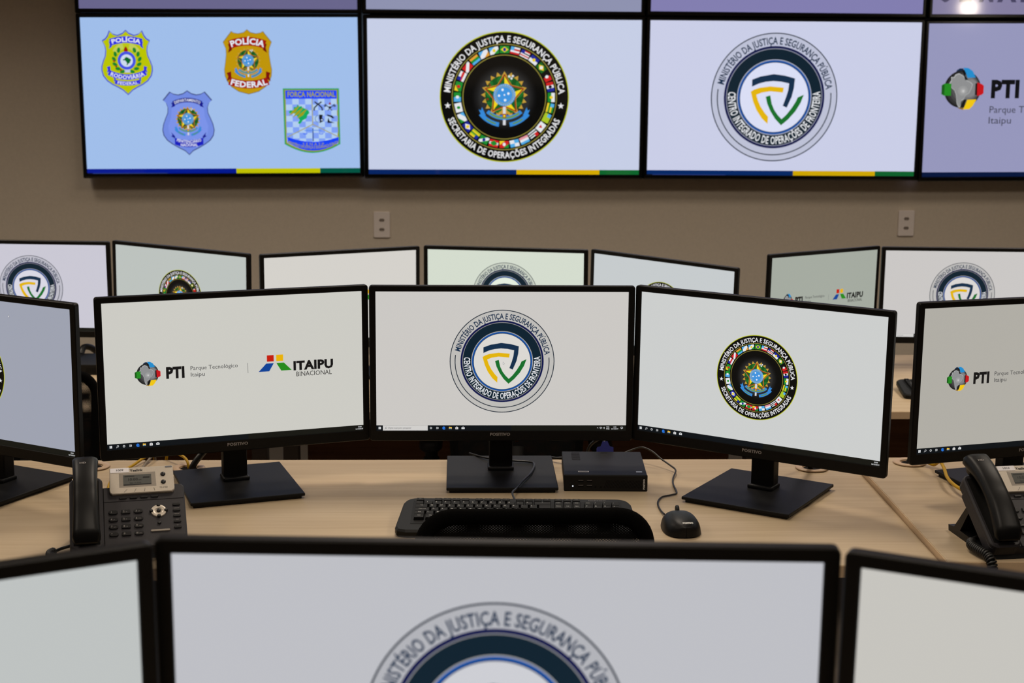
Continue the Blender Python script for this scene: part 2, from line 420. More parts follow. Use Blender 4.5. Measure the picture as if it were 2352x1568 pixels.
def seal_black(A, cx, cy, R):
    ol = (150, 140, 60)
    A.disc(cx, cy, R, (190, 196, 40), 1, n=96); A.disc(cx, cy, R*0.985, (10, 10, 9), 2, n=96)
    A.ring(cx, cy, R*0.80, R*0.812, ol, 3); A.ring(cx, cy, R*0.635, R*0.647, ol, 3)
    A.arc('MINISTÉRIO DA JUSTIÇA E SEGURANÇA PÚBLICA', cx, cy, R*0.840, R*0.094, 175.5, 3.5, (228, 228, 230), 3, 0.022)
    A.arc('SECRETARIA DE OPERAÇÕES INTEGRADAS', cx, cy, R*0.936, R*0.094, 201, 338, (228, 228, 230), 3, 0.022, True)
    for a in (188.5, -8.5):
        A.star(cx+R*0.885*math.cos(math.radians(a)), cy+R*0.885*math.sin(math.radians(a)), R*0.052, R*0.021, (230, 230, 232), 3)
    for k, sp in enumerate(FLAGS):
        a = math.radians(90-360*k/28)
        flag(A, cx+R*0.725*math.cos(a), cy+R*0.725*math.sin(a), R*0.142, R*0.108, a-PI/2, sp, 4)
    for k, q in enumerate((0.50, 0.47, 0.44, 0.41, 0.385)):
        v = 14+k*8; A.disc(cx, cy+R*0.0, R*q, (v, v, v), 3+k, ry=1.0, n=48)
    coat(A, cx, cy+R*0.035, R*0.36, 9)
SAM = [(-.62, .62), (-.48, .60), (-.40, .74), (-.22, .80), (-.02, .70), (.10, .58), (.20, .44), (.40, .36), (.52, .24), (.44, -.02), (.34, -.22), (.18, -.30), (.10, -.50), (-.04, -.60), (-.06, -.80), (-.02, -.92), (-.16, -.92), (-.26, -.72), (-.32, -.30), (-.40, -.08), (-.60, .10), (-.70, .28), (-.60, .46)]
def globe(A, cx, cy, R, l=1):
    S = lambda L: [(cx+x*R, cy+y*R) for x, y in L]
    A.poly(S([(-.42, .86), (-.35, 1.0), (-.2, 1.1), (.0, 1.1), (.0, .9), (-.2, .95)]), (16, 40, 70), l)
    A.poly(S([(-.18, -1.02), (.1, -1.1), (.1, -.9), (-.1, -.92)]), (150, 110, 10), l)
    for k in range(7):
        v = 34+k*16
        A.disc(cx+R*.055*k, cy+R*0.012*k, R*(1-.085*k), (v, v, v+1), l+1+k, n=40)
    A.poly([(cx+R*(x*1.05), cy+R*(y*1.05)) for x, y in SAM], (190, 192, 192), l+9)
    A.poly(S(SAM), (142, 143, 144), l+10)
    A.disc(cx+R*0.02, cy-R*0.08, R*.26, (152, 153, 153), l+11, n=20); A.disc(cx+R*0.03, cy-R*0.09, R*.15, (166, 166, 166), l+12, n=16); A.disc(cx+R*0.04, cy-R*0.1, R*.07, (196, 196, 196), l+13, n=12)
    A.poly(S([(-.08, 1.02), (.22, 1.06), (.1, .72), (.26, .52), (.62, .56), (.12, .48)]), (20, 20, 22), l+11)
    A.poly(S([(-.02, 1.14), (.26, 1.12), (.5, .96), (.68, .62), (.24, .6), (.12, .9)]), (36, 140, 204), l+12)
    A.poly(S([(-1.14, .22), (-1.0, .3), (-.62, .3), (-.62, -.34), (-1.0, -.34), (-1.14, -.26)]), (36, 138, 34), l+12)
    A.poly(S([(-1.14, .22), (-.98, .26), (-.98, -.3), (-1.14, -.26)]), (26, 90, 26), l+13)
    A.poly(S([(.68, .3), (.8, .34), (.8, -.32), (.68, -.3)]), (24, 20, 20), l+12)
    A.poly(S([(.78, .36), (1.05, .26), (1.14, .18), (1.14, -.22), (1.05, -.3), (.8, -.36)]), (196, 22, 28), l+13)
    A.poly(S([(.1, -.55), (.24, -.56), (.1, -.9), (-.1, -.98)]), (20, 20, 20), l+11)
    A.poly(S([(.28, -.56), (.78, -.54), (.6, -.88), (.42, -1.06), (.08, -1.08), (.2, -.8)]), (240, 198, 20), l+12)
def partners(A, cx=0.0, cy=0.0, k=1.0):
    Q = lambda L: [(cx+x*k, cy+y*k) for x, y in L]
    bk = (20, 19, 20); gy = (62, 62, 64)
    globe(A, cx-0.1790*k, cy+0.0013*k, 0.0222*k)
    A.text('PTI', cx-0.1428*k, cy-0.0093*k, 0.0208*k, bk, 2, bold=0.055, width=0.0385*k)
    A.text('Parque Tecnológico', cx-0.0945*k, cy+0.0038*k, 0.0082*k, gy, 2, width=0.097*k)
    A.text('Itaipu', cx-0.0945*k, cy-0.0094*k, 0.0082*k, gy, 2, width=0.0300*k)
    A.rect(cx+0.0223*k, cy-0.0098*k, cx+0.0231*k, cy+0.0113*k, (90, 90, 92), 2)
    A.poly(Q([(.0621, .0112), (.0763, .0112), (.0763, .0245), (.0621, .0245)]), (196, 28, 10), 2)
    A.poly(Q([(.0814, .0112), (.0958, .0112), (.0958, .0245), (.0814, .0245)]), (232, 178, 6), 2)
    A.poly(Q([(.0605, .0075), (.0443, -.0091), (.0664, -.0091), (.0762, .0075)]), (10, 66, 150), 2)
    A.poly(Q([(.0815, .0075), (.0971, .0075), (.1132, -.0091), (.0913, -.0091)]), (36, 138, 26), 2)
    A.text('ITAIPU', cx+0.1162*k, cy-0.0093*k, 0.0172*k, bk, 2, bold=0.05, width=0.0855*k)
    A.text('BINACIONAL', cx+0.1218*k, cy-0.0232*k, 0.0096*k, bk, 2, width=0.0758*k)
def taskbar(A, search):
    W, B = 0.2635, -0.1482
    A.rect(-W, B, W, B+0.0113, (11, 17, 22), 2)
    A.rect(0.02, B, W, B+0.0113, (20, 21, 17), 3)
    y = -0.1426; wt = (222, 224, 226)
    for i in (0, 1):
        for j in (0, 1): A.rect(-.2593+i*.0027, y-.0026+j*.0027, -.2569+i*.0027, y-.0002+j*.0027, wt, 4)
    if search:
        A.rect(-.2501, B+.0002, -.1557, B+.0111, (208, 206, 203), 4)
        A.ring(-.2432, y+.0006, .0014, .0019, (80, 80, 80), 5, n=20); A.line((-.2445, y-.0008), (-.2462, y-.0026), .0006, (80, 80, 80), 5)
        A.text('Digite aqui para pesquisar', -.2392, y-.0014, .0034, (96, 96, 98), 5, width=.049)
        u = [-.149, -.1355, -.1217, -.108, -.0945, -.0812]
    else:
        A.ring(-.2430, y+.0008, .0014, .0020, wt, 4, n=20); A.line((-.2444, y-.0006), (-.2462, y-.0026), .0007, wt, 4)
        u = [-.231, -.218, -.2036, -.1908, -.1773, -.164]
    A.ring(u[0], y, .0014, .0023, wt, 4, n=24)
    A.rect(u[1]-.0024, y-.0013, u[1]+.001, y+.0013, (150, 152, 154), 4); A.rect(u[1]+.0015, y-.0019, u[1]+.0023, y+.0019, wt, 4)
    A.rect(u[1]-.0024, y+.0016, u[1]+.001, y+.0021, wt, 4); A.rect(u[1]-.0024, y-.0021, u[1]+.001, y-.0016, wt, 4)
    A.text('e', u[2], y-.0028, .0078, (38, 112, 210), 4, align='c', bold=.07)
    A.rect(u[3]-.0030, y-.0022, u[3]+.0030, y+.0020, (236, 190, 70), 4); A.rect(u[3]-.0030, y+.0020, u[3]-.0004, y+.0026, (206, 156, 40), 4); A.rect(u[3]-.0022, y-.0022, u[3]+.0022, y-.0006, (90, 150, 200), 5)
    A.rect(u[4]-.0030, y-.0028, u[4]+.0030, y+.0016, wt, 4); A.ring(u[4], y+.0014, .0011, .0016, wt, 4, 0, 180, 20)
    for i, c in enumerate(((206, 70, 40), (60, 130, 60), (50, 110, 190), (220, 170, 40))): A.rect(u[4]-.0011+(i % 2)*.0012, y-.0016+(i//2)*.0012, u[4]-.0001+(i % 2)*.0012, y-.0006+(i//2)*.0012, c, 5)
    A.poly([(u[5]-.0033, y-.0024), (u[5]+.0033, y-.0024), (u[5]+.0033, y+.001), (u[5], y+.003), (u[5]-.0033, y+.001)], wt, 4)
    A.poly([(u[5]-.0024, y+.0009), (u[5], y-.0006), (u[5]+.0024, y+.0009)], (40, 44, 48), 5)
    if search:
        A.path([(.2022, y-.0006), (.2036, y+.0008), (.205, y-.0006)], .0006, wt, 4)
        A.rect(.2080, y-.0008, .2122, y+.0020, wt, 4); A.rect(.2086, y-.0002, .2116, y+.0014, (20, 22, 20), 5); A.rect(.2094, y-.002, .2112, y-.0014, wt, 4)
        A.rect(.2146, y-.0007, .2156, y+.0007, wt, 4); A.ring(.2156, y, .0014, .0019, wt, 4, -50, 50, 30); A.ring(.2156, y, .0025, .003, wt, 4, -50, 50, 30)
        A.text('POR', .2252, y+.0007, .0022, wt, 4, align='c', bold=.02); A.text('PTB2', .2252, y-.0033, .0022, wt, 4, align='c', bold=.02)
        A.text('10:00', .2398, y+.0007, .0022, wt, 4, align='c', bold=.02); A.text('16/12/2019', .2398, y-.0033, .0022, wt, 4, align='c', bold=.02)
        A.rect(.2524, y-.0012, .2572, y+.0022, wt, 4); A.rect(.253, y-.0006, .2566, y+.0016, (20, 22, 20), 5); A.poly([(.254, y-.0012), (.256, y-.0012), (.254, y-.0028)], wt, 4)
    else:
        A.text('10:00', .2555, y+.0008, .0024, wt, 4, align='c', bold=.02); A.text('16/12/2019', .2545, y-.0036, .0024, wt, 4, align='c', bold=.02)
def pointer(A, x, y):
    q = [(0, 0), (0, -.0058), (.0013, -.0046), (.0022, -.0066), (.0030, -.0062), (.0022, -.0043), (.0040, -.0042)]
    A.poly([(x+a, y+b) for a, b in q], (70, 70, 76), 14)
    A.poly([(x+.0005+a*.72, y-.0009+b*.72) for a, b in q], (236, 236, 238), 15)

def half(L):                                                          # mirror a right-hand outline (dx, y) into a closed polygon
    return L+[(-x, y) for x, y in reversed(L) if x > 0]
def badge(A, ox, oy, k, L, edge, fill, lw, l=1, yc=0.0):
    P = half(L)
    A.poly([(ox+x*k, oy-(y-yc)*k) for x, y in P], edge, l)
    s = 1-lw
    A.poly([(ox+x*k*s, oy-(y-yc)*k*s) for x, y in P], fill, l+1)
PRF = [(0, 190), (60, 248), (160, 288), (250, 262), (315, 200), (350, 290), (395, 350), (458, 390), (415, 480), (398, 570), (412, 680), (455, 780), (488, 880), (490, 960), (465, 1060), (390, 1160), (290, 1230), (180, 1285), (90, 1340), (0, 1425)]
def banner(A, cx, cy, r, a0, a1, h, c, l, tail=0.0, dark=None, up=True):
    A.ring(cx, cy, r, r+h, c, l, min(a0, a1), max(a0, a1), 90)
    for a, sd in ((a0, -1), (a1, 1)):
        t = math.radians(a); x, y = cx+r*math.cos(t), cy+r*math.sin(t)
        d = tail
        A.poly([(x-sd*d*.1, y+h*.75), (x+sd*d*.75, y+h*.55), (x+sd*d*.5, y+h*.1), (x+sd*d*.8, y-h*.5), (x-sd*d*.15, y-h*.15)], dark or c, l-1)
def police_badges(A):
    W = (226, 230, 240)
    k = 0.0002295; ox, oy = -0.409, 0.146; yc = 807
    q = lambda x, y: (ox+(x-682)*k, oy-(y-yc)*k)
    badge(A, ox, oy, k, PRF, (70, 84, 206), (186, 196, 0), 0.045, 1, yc)
    bl = (46, 46, 224)
    A.ring(*q(682, 720), 175*k, 290*k, (192, 204, 90), 3, 28, 152); A.ring(*q(682, 720), 175*k, 290*k, (188, 198, 20), 4, 75, 105)
    banner(A, *q(682, 1320), 880*k, 108.5, 71.5, 128*k, bl, 4, 60*k)
    A.arc('POLÍCIA', *q(682, 1320), 905*k, 78*k, 107, 73, W, 5, 0.03)
    A.poly([q(640, 600), q(636, 570), q(652, 530), q(672, 500), q(694, 530), q(712, 570), q(708, 600)], (150, 20, 10), 5)
    A.disc(*q(682, 770), 172*k, (96, 108, 236), 5, n=40); A.ring(*q(682, 770), 118*k, 168*k, (66, 80, 226), 6)
    A.disc(*q(682, 770), 118*k, (205, 218, 238), 7, n=40)
    A.poly([q(686+x*86, 770-y*92) for x, y in BRAZIL], (0, 100, 40), 8)
    for sd in (-1, 1):
        for a in range(6):
            t = math.radians(-68+24*a); A.disc(*q(686+sd*245*math.cos(t)-0, 760-235*math.sin(t)), 52*k, (20, 130, 44), 5, .62, 12, (t+.9)*sd)
    for x, y in ((440, 778), (478, 880), (566, 948)): A.disc(*q(x, y), 20*k, (150, 40, 20), 6, n=8)
    A.rect(*q(632, 995), *q(745, 940), (190, 200, 224), 5)
    banner(A, *q(682, 330), 700*k, 242, 298, 102*k, bl, 4, 75*k)
    A.arc('RODOVIÁRIA', *q(682, 330), 790*k, 70*k, 245, 295, W, 5, 0.025, True)
    banner(A, *q(682, 330), 834*k, 254, 286, 78*k, bl, 4, 45*k)
    A.arc('FEDERAL', *q(682, 330), 900*k, 52*k, 257, 283, W, 5, 0.02, True)
    # gold badge
    k = 0.000557; ox, oy = 0.1205, 0.148; yc = 489
    q = lambda x, y: (ox+(x-1370)*k, oy-(y-yc)*k)
    PF = [(0, 236), (26, 258), (70, 268), (105, 262), (125, 250), (192, 335), (172, 385), (170, 430), (178, 490), (188, 550), (184, 600), (168, 640), (136, 684), (80, 722), (0, 743)]
    badge(A, ox, oy, k, PF, (112, 104, 70), (190, 148, 4), 0.02, 1, yc)
    rd = (158, 18, 10)
    banner(A, *q(1370, 700), 338*k, 112, 68, 66*k, rd, 4, 34*k, (112, 10, 8))
    A.arc('POLÍCIA', *q(1370, 700), 349*k, 45*k, 111, 69, W, 5, 0.035)
    coat(A, *q(1372, 478), 100*k, 5, True)
    banner(A, *q(1374, 240), 395*k, 249, 291, 62*k, rd, 17, 40*k, (120, 10, 8))
    A.arc('FEDERAL', *q(1374, 240), 448*k, 43*k, 250.5, 289.5, W, 19, 0.035, True)
    # blue badge
    k = 0.000222; ox, oy = -0.1505, -0.117; yc = 835
    q = lambda x, y: (ox+(x-715)*k, oy-(y-yc)*k)
    DP = [(0, 195), (80, 250), (180, 278), (270, 262), (350, 220), (490, 385), (430, 440), (398, 530), (405, 640), (450, 740), (500, 870), (520, 980), (500, 1090), (430, 1190), (320, 1270), (190, 1345), (80, 1400), (0, 1478)]
    badge(A, ox, oy, k, DP, (62, 76, 132), (112, 138, 224), 0.035, 1, yc)
    A.poly([q(715+x*.9, 835+(y-835)*.9) for x, y in half([(0, 330), (150, 390), (330, 400), (360, 560), (370, 700), (440, 900), (420, 1080), (300, 1200), (150, 1290), (0, 1360)])], (122, 146, 232), 3)
    nv = (12, 22, 140)
    banner(A, *q(712, 1000), 570*k, 117, 63, 88*k, nv, 5, 80*k)
    A.arc('DEPARTAMENTO', *q(712, 1000), 588*k, 52*k, 115, 65, W, 6, 0.015)
    coat(A, *q(712, 760), 250*k, 6, True)
    A.poly([q(440, 1130), q(560, 1165), q(720, 1180), q(880, 1165), q(1005, 1130), q(1005, 1265), q(880, 1305), q(720, 1320), q(560, 1305), q(440, 1265)], (18, 26, 190), 18)
    for sd in (-1, 1): A.poly([q(722+sd*275, 1100), q(722+sd*350, 1020), q(722+sd*325, 1080), q(722+sd*350, 1100), q(722+sd*275, 1150)], nv, 18)
    A.arc('PENITENCIÁRIO', *q(722, 400), 838*k, 56*k, 252.5, 287.5, W, 19, 0.015, True)
    A.text('NACIONAL', *q(722, 1300), 54*k, W, 19, 'c', bold=.025, width=340*k)
    # chequered national force shield
    k = 0.0002206
    q = lambda x, y: (0.2707+(x-157)*k, 0.0322-(y-139)*k)
    def sh(d, c, l):
        A.poly([q(157+d, 139+d), q(1278-d, 139+d), q(1285-d, 1250-d*.6)]+[q(725+560*t-(d*t), 1425-d-(178)*abs(t)**1.9+d*.4*abs(t)) for t in [x/8 for x in range(8, -9, -1)]]+[q(165+d, 1250-d*.6)], c, l)
    sh(0, (24, 160, 96), 1); sh(26, (150, 150, 30), 2); sh(50, (176, 204, 240), 3)
    for i in range(8):
        for j in range(8):
            if (i+j) % 2 == 0: A.rect(*q(210+i*129, 345+(j+1)*113), *q(210+(i+1)*129, 345+j*113), (128, 160, 244), 4)
    A.rect(*q(207, 345), *q(1230, 180), (22, 66, 246), 5)
    ov = (156, 156, 50)
    A.text('FORÇA NACIONAL', *q(722, 305), 96*k, ov, 6, 'c', bold=.03, width=960*k)
    for a, b in (((735, 345), (740, 855)), ((740, 855), (228, 1105)), ((740, 855), (1250, 1105))): A.line(q(*a), q(*b), 17*k, (164, 160, 104), 6)
    A.poly([q(470+x*225, 640-y*215) for x, y in BRAZIL], (10, 168, 92), 6)
    for dx, dy in ((0, 0), (75, 30), (150, 60)):
        A.poly([q(260+dx, 690+dy), q(345+dx, 580+dy), q(395+dx, 540+dy), q(500+dx, 470+dy), q(430+dx, 560+dy), q(400+dx, 610+dy)], (158, 156, 20), 7)
    bk = (14, 18, 30)
    for sd in (-1, 1):
        A.path([q(855-sd*70, 405), q(855+sd*20, 470), q(855+sd*80, 530), q(855+sd*82, 580)], 26*k, bk, 7)
        A.path([q(1090-sd*95, 450), q(1090+sd*45, 580)], 16*k, (40, 60, 90), 7); A.disc(*q(1090+sd*95, 485), 26*k, (70, 90, 130), 7, n=8)
    A.poly([q(1065, 460), q(1092, 405), q(1118, 460)], (150, 20, 60), 8); A.disc(*q(1092, 515), 24*k, bk, 8, n=8)
    A.ring(*q(860, 745), 60*k, 78*k, (120, 150, 190), 7, 90, 270); A.poly([q(870, 660), q(945, 665), q(930, 720), q(960, 760), q(940, 800), q(875, 830), q(885, 780), q(870, 740)], bk, 7); A.disc(*q(925, 765), 18*k, (190, 210, 240), 8, n=8)
    A.poly([q(1020, 655), q(1130, 680), q(1180, 730), q(1140, 735), q(1090, 705), q(1040, 690)], bk, 7); A.poly([q(1055, 720), q(1080, 790), q(1185, 825), q(1035, 828), q(1035, 790)], bk, 7)
    A.line(q(740, 930), q(742, 1195), 20*k, (40, 70, 130), 7); A.line(q(570, 975), q(910, 975), 14*k, (70, 130, 236), 7)
    for x in (585, 905): A.ring(*q(x, 1030), 24*k, 44*k, (30, 90, 240), 7, 180, 360, ry=.6)
    A.poly([q(228+i*128, 1105+100*(1-((i-4)/4)**2)) for i in range(9)]+[q(1250-i*128, 1215+165*(1-((i-4)/4)**2)) for i in range(9)], (22, 66, 246), 6)
    A.text('S E N A S P', *q(740, 1278), 56*k, ov, 7, 'c', width=430*k)
    A.arc('MINISTÉRIO DA JUSTIÇA E SEGURANÇA PÚBLICA', *q(740, 150), 1190*k, 52*k, 244.5, 295.5, ov, 7, 0.02, True)
def tricolour(A, b, y, g, thin=False):
    A.rect(-.6048, -.3402, .0553, -.3195, b, 2); A.rect(.0553, -.3402, .4272, -.3195, y, 2); A.rect(.4272, -.3402, .6048, -.3195, g, 2)
    if thin: A.rect(-.58, -.3402, -.25, -.3375, (40, 60, 130), 3); A.rect(-.6048, -.3402, -.58, -.3375, (8, 8, 10), 3)
def screen_art(kind, bg, w, h, eps, search=False, bar=True):
    A = Art(eps)
    A.rect(-w/2, -h/2, w/2, h/2, bg, 0)
    if kind == 'grey seal': seal_grey(A, 0.0003, 0.0005, 0.1098, bg)
    if kind == 'black seal': seal_black(A, -0.0004, -0.003, 0.0873)
    if kind == 'partners': partners(A)
    if bar: taskbar(A, search)
    return A

# ------------------------------------------------------------------ setting
def box_struct(name, c, d, m, bev=0):
    b = MB(); b.box(c, d, m, bev); return struct(b.build(name))
FB = MB()
FB.box((0.5, -0.35, 0.065), (11, 4.7, 0.10), CARP); FB.box((0.5, 3.0, -0.05), (11, 2.0, 0.10), CARP); FB.box((0.5, 5.615, -0.238), (11, 3.23, 0.10), CARP)
FB.box((0.5, 1.99, 0.0), (11, 0.02, 0.23), CARP); FB.box((0.5, 3.99, -0.14), (11, 0.02, 0.276), CARP)
struct(FB.build('floor'))
box_struct('wall_back', (0.5, 7.28, 1.35), (11.2, 0.10, 3.3), WALLM)
box_struct('wall_left', (-5.05, 2.3, 1.35), (0.10, 10.06, 3.3), WALLM)
box_struct('wall_right', (6.05, 2.3, 1.35), (0.10, 10.06, 3.3), WALLM)
box_struct('wall_rear', (0.5, -2.75, 1.35), (11.2, 0.10, 3.3), WALLM)
box_struct('ceiling', (0.5, 2.3, 3.05), (11.2, 10.2, 0.10), CEIL)
box_struct('baseboard_back', (0.5, 7.222, -0.148), (11.0, 0.016, 0.08), CEIL, 0.002)

# ------------------------------------------------------------------ video wall
def display(name, label, loc, tilt, rho, art, group):
    W, H, bs, bt, bb = 1.2096, 0.6804, 0.0185, 0.0175, 0.0205
    t = thing(name, label, 'display', loc, 0, group)
    M = X((0, 0, 0), 0, -tilt) @ Matrix.Rotation(-rho, 4, 'Y')
    oh = H+bt+bb; oc = (bt-bb)/2
    b = MB(M)
    R = lambda pl, y: [(p[0], y, p[1]) for p in pl]
    outer = rrect(W+2*bs, oh, 0.006, 4, 0, oc); mid_ = rrect(W+2*bs-0.016, oh-0.016, 0.004, 4, 0, oc)
    inner = rrect(W, H, 0.0015, 4); lip = rrect(W+0.006, H+0.006, 0.002, 4)
    b.loft([R(outer, 0.055), R(outer, 0.0), R(rrect(W+2*bs-0.006, oh-0.006, 0.005, 4, 0, oc), -0.0045), R(mid_, -0.005), R(lip, -0.005), R(inner, -0.001), R(inner, 0.004)], TVB, None, False, False)
    b.add(R(rrect(W+2*bs, oh, 0.006, 4, 0, oc), 0.055), [list(range(24))], BEZB)
    b.build('frame', t)
    A = art; A.build('screen', t, M, 0.055)
    b = MB(M); b.box((0, 0.071, oc-0.006), (W-0.02, 0.034, oh-0.004), BEZB, 0.008); b.build('back_cover', t)
    for bx in (-.3, .3):
        b = MB(); b.box((bx, 0.0865, 0), (0.05, 0.013, 0.4), STEEL, 0.002); b.build('wall_bracket', t)
    return t
def V_art(kind, bg):
    A = Art(2.5e-4); A.rect(-.6048, -.3402, .6048, .3402, bg, 0); return A
A1 = V_art('', (160, 190, 234)); police_badges(A1); tricolour(A1, (0, 24, 142), (192, 192, 0), (0, 84, 66), True)
A2 = V_art('', (198, 206, 230)); seal_black(A2, -0.0006, 0.0015, 0.2875); tricolour(A2, (4, 36, 98), (212, 170, 0), (10, 100, 44))
A3 = V_art('', (202, 206, 231)); seal_grey(A3, -0.043, 0.007, 0.284, (202, 206, 228)); tricolour(A3, (4, 40, 100), (206, 166, 0), (8, 96, 44), True)
A4 = V_art('', (150, 151, 188))
globe(A4, -.441, .0515, .0835); A4.text('PTI', -.312, .0162, .071, (16, 16, 20), 2, bold=.055, width=.134)
A4.text('Parque Tecnológico', -.316, -.054, .030, (58, 60, 72), 2, width=.352); A4.text('Itaipu', -.318, -.102, .030, (58, 60, 72), 2, width=.108)
A4.rect(.07, -.10, .0735, .09, (90, 90, 100), 2)
tricolour(A4, (4, 22, 60), (150, 128, 10), (8, 80, 44))
VG = 'large displays mounted in two rows on the back wall'
ZV = 1.3887
display('wall_display', 'large wall display, lower row, showing four police and security badges on pale blue', (-1.0566, 7.1331, ZV), .015, .0078, A1, VG)
display('wall_display', 'large wall display, lower row, showing the round black seal ringed by flags', (0.1945, 7.1262, ZV), .0029, .0013, A2, VG)
display('wall_display', 'large wall display, lower row, showing the round grey and navy seal', (1.4422, 7.1292, ZV), .0051, -.0015, A3, VG)
display('wall_display', 'large wall display, lower row at right edge, showing the globe logo on lavender', (2.6884, 7.1331, ZV), -.0005, .0079, A4, VG)
ups = [((104, 101, 140), 'upper wall display with dark mauve screen above the police badges display', -1.060, 0.7165, .0035), ((142, 146, 176), 'upper wall display with pale grey blue screen above the black seal display', 0.191, 0.719, -.002),
       ((130, 126, 176), 'upper wall display with violet screen above the grey and navy seal display', 1.444, 0.719, -.003), ((132, 126, 160), 'upper wall display at right with lamp glare above the globe logo display', 2.694, 0.719, .004)]
for i, (bg, lb, x, dz, rho) in enumerate(ups):
    A = V_art('', bg)
    if i == 3:
        for j, (u, wd) in enumerate(((-.58, .05), (-.49, .06), (-.40, .07), (-.31, .075), (-.215, .07), (-.11, .06))):
            A.text('CEMAPU'[j], u, -.3402+.058, .075, (70, 66, 96), 2, bold=.05, width=wd)
    display('wall_display', lb, (x, 7.13, ZV+dz+.0), .0, rho, A, VG)

# wall outlets
def outlet(loc, label):
    t = thing('wall_outlet', label, 'outlet', loc, 0, 'double wall outlets below the displays')
    b = MB(); b.prism(rrect(0.074, 0.118, 0.006), -0.0, 0.008, PLATE, 0.0015, X((0, 0, 0), 0, PI/2)); b.build('cover_plate', t)
    for dz in (0.0215, -0.0215):
        b = MB(); hx = [(-.016, 0), (-.010, -.0095), (.010, -.0095), (.016, 0), (.010, .0095), (-.010, .0095)]
        b.prism(hx, 0.0078, 0.0086, PLATE, 0, X((0, 0, dz), 0, PI/2))
        b.prism([(x*.82, y*.78) for x, y in hx], 0.0080, 0.0089, mat('outlet_recess_shade', (150, 138, 128), .6), 0, X((0, 0, dz), 0, PI/2))  # recess shade put into the colour; the hexagon itself stands proud
        for dx in (-.007, 0, .007): b.lathe([(.0022, .0088), (.0022, .0092)], HOLE, X((dx, 0, dz+(.0012 if dx == 0 else 0)), 0, PI/2), 10)
        b.build('socket', t)
outlet((-0.359, 7.2295, 0.808), 'white double wall outlet below the black seal display')
outlet((2.052, 7.2295, 0.822), 'white double wall outlet at right, below the grey seal display')

# ------------------------------------------------------------------ desks
def desk(label, x0, x1, y0, y1, ztop, zfloor, grommets, group='long wooden control room desks', legs=True):
    cx, cy = (x0+x1)/2, (y0+y1)/2
    t = thing('desk', label, 'desk', (cx, cy, zfloor), 0, group)
    w, d, h = x1-x0-.003, y1-y0, ztop-zfloor
    b = MB(); b.box((0, 0, h-.0125), (w, d, .025), WOOD, .0025)
    b.build('desktop', t)
    b = MB(); b.box((0, -d/2-.0004, h-.0125), (w-.004, .0012, .0215), EDGE); b.box((-w/2-.0003, 0, h-.0125), (.0012, d-.006, .0215), EDGE); b.build('edge_band', t)
    b = MB(); b.box((0, d/2-.10, h-.025-.19), (w-.14, .018, .38), PANEL, .001); b.build('modesty_panel', t)
    for sx in (-1, 1):
        b = MB(); X_ = sx*(w/2-.05)
        b.box((X_, 0, (h-.025+.02)/2), (.05, .07, h-.045), STEEL, .004)
        b.box((X_, 0, .014), (.05, d*.86, .024), STEEL, .004); b.box((X_, 0, h-.037), (.05, d*.8, .02), STEEL, .003)
        b.build('leg', t)
    for gx, gy in grommets:
        b = MB(X((gx-cx, gy-cy, h)))
        b.lathe([(.0185, .0008), (.0345, .0008), (.036, .002), (.0345, .0042), (.0225, .0042), (.0205, .003), (.0205, .0008)], GROM, None, 28, False)
        g = b.build('grommet', t)
        b = MB(X((gx-cx, gy-cy, h))); b.lathe([(.0001, .0003), (.0204, .0003), (.0204, .0006), (.0001, .0006)], HOLE); b.build('hole', g)
    return t
MY0, MY1 = 2.709, 3.432
desk('wooden desk at left in the middle row, under the desk phone labelled 1009', -2.45, -0.695, MY0, MY1, .74, 0, [(-.800, 3.372)])
desk('wooden desk in the centre of the middle row with keyboard and mini computer', -0.695, 0.872, MY0, MY1, .74, 0, [(-.591, 3.357), (.772, 3.350)])
desk('wooden desk at right in the middle row, slightly higher, beyond the seam', 0.872, 2.45, 2.690, 3.400, .752, 0, [(.988, 3.350)])
BZ = .552; BF = -.188
desk('back row wooden desk at left carrying a small black computer', -2.2, -0.607, 4.66, 5.52, BZ, BF, [])
desk('back row wooden desk in the centre behind the middle monitors', -0.607, 1.02, 4.66, 5.52, BZ, BF, [])
desk('back row wooden desk at right with a keyboard near its left end', 1.02, 2.6, 4.66, 5.52, BZ, BF, [])
desk('front row desk hidden below the nearest monitors', -0.95, 1.05, .62, 1.42, .855, .115, [])

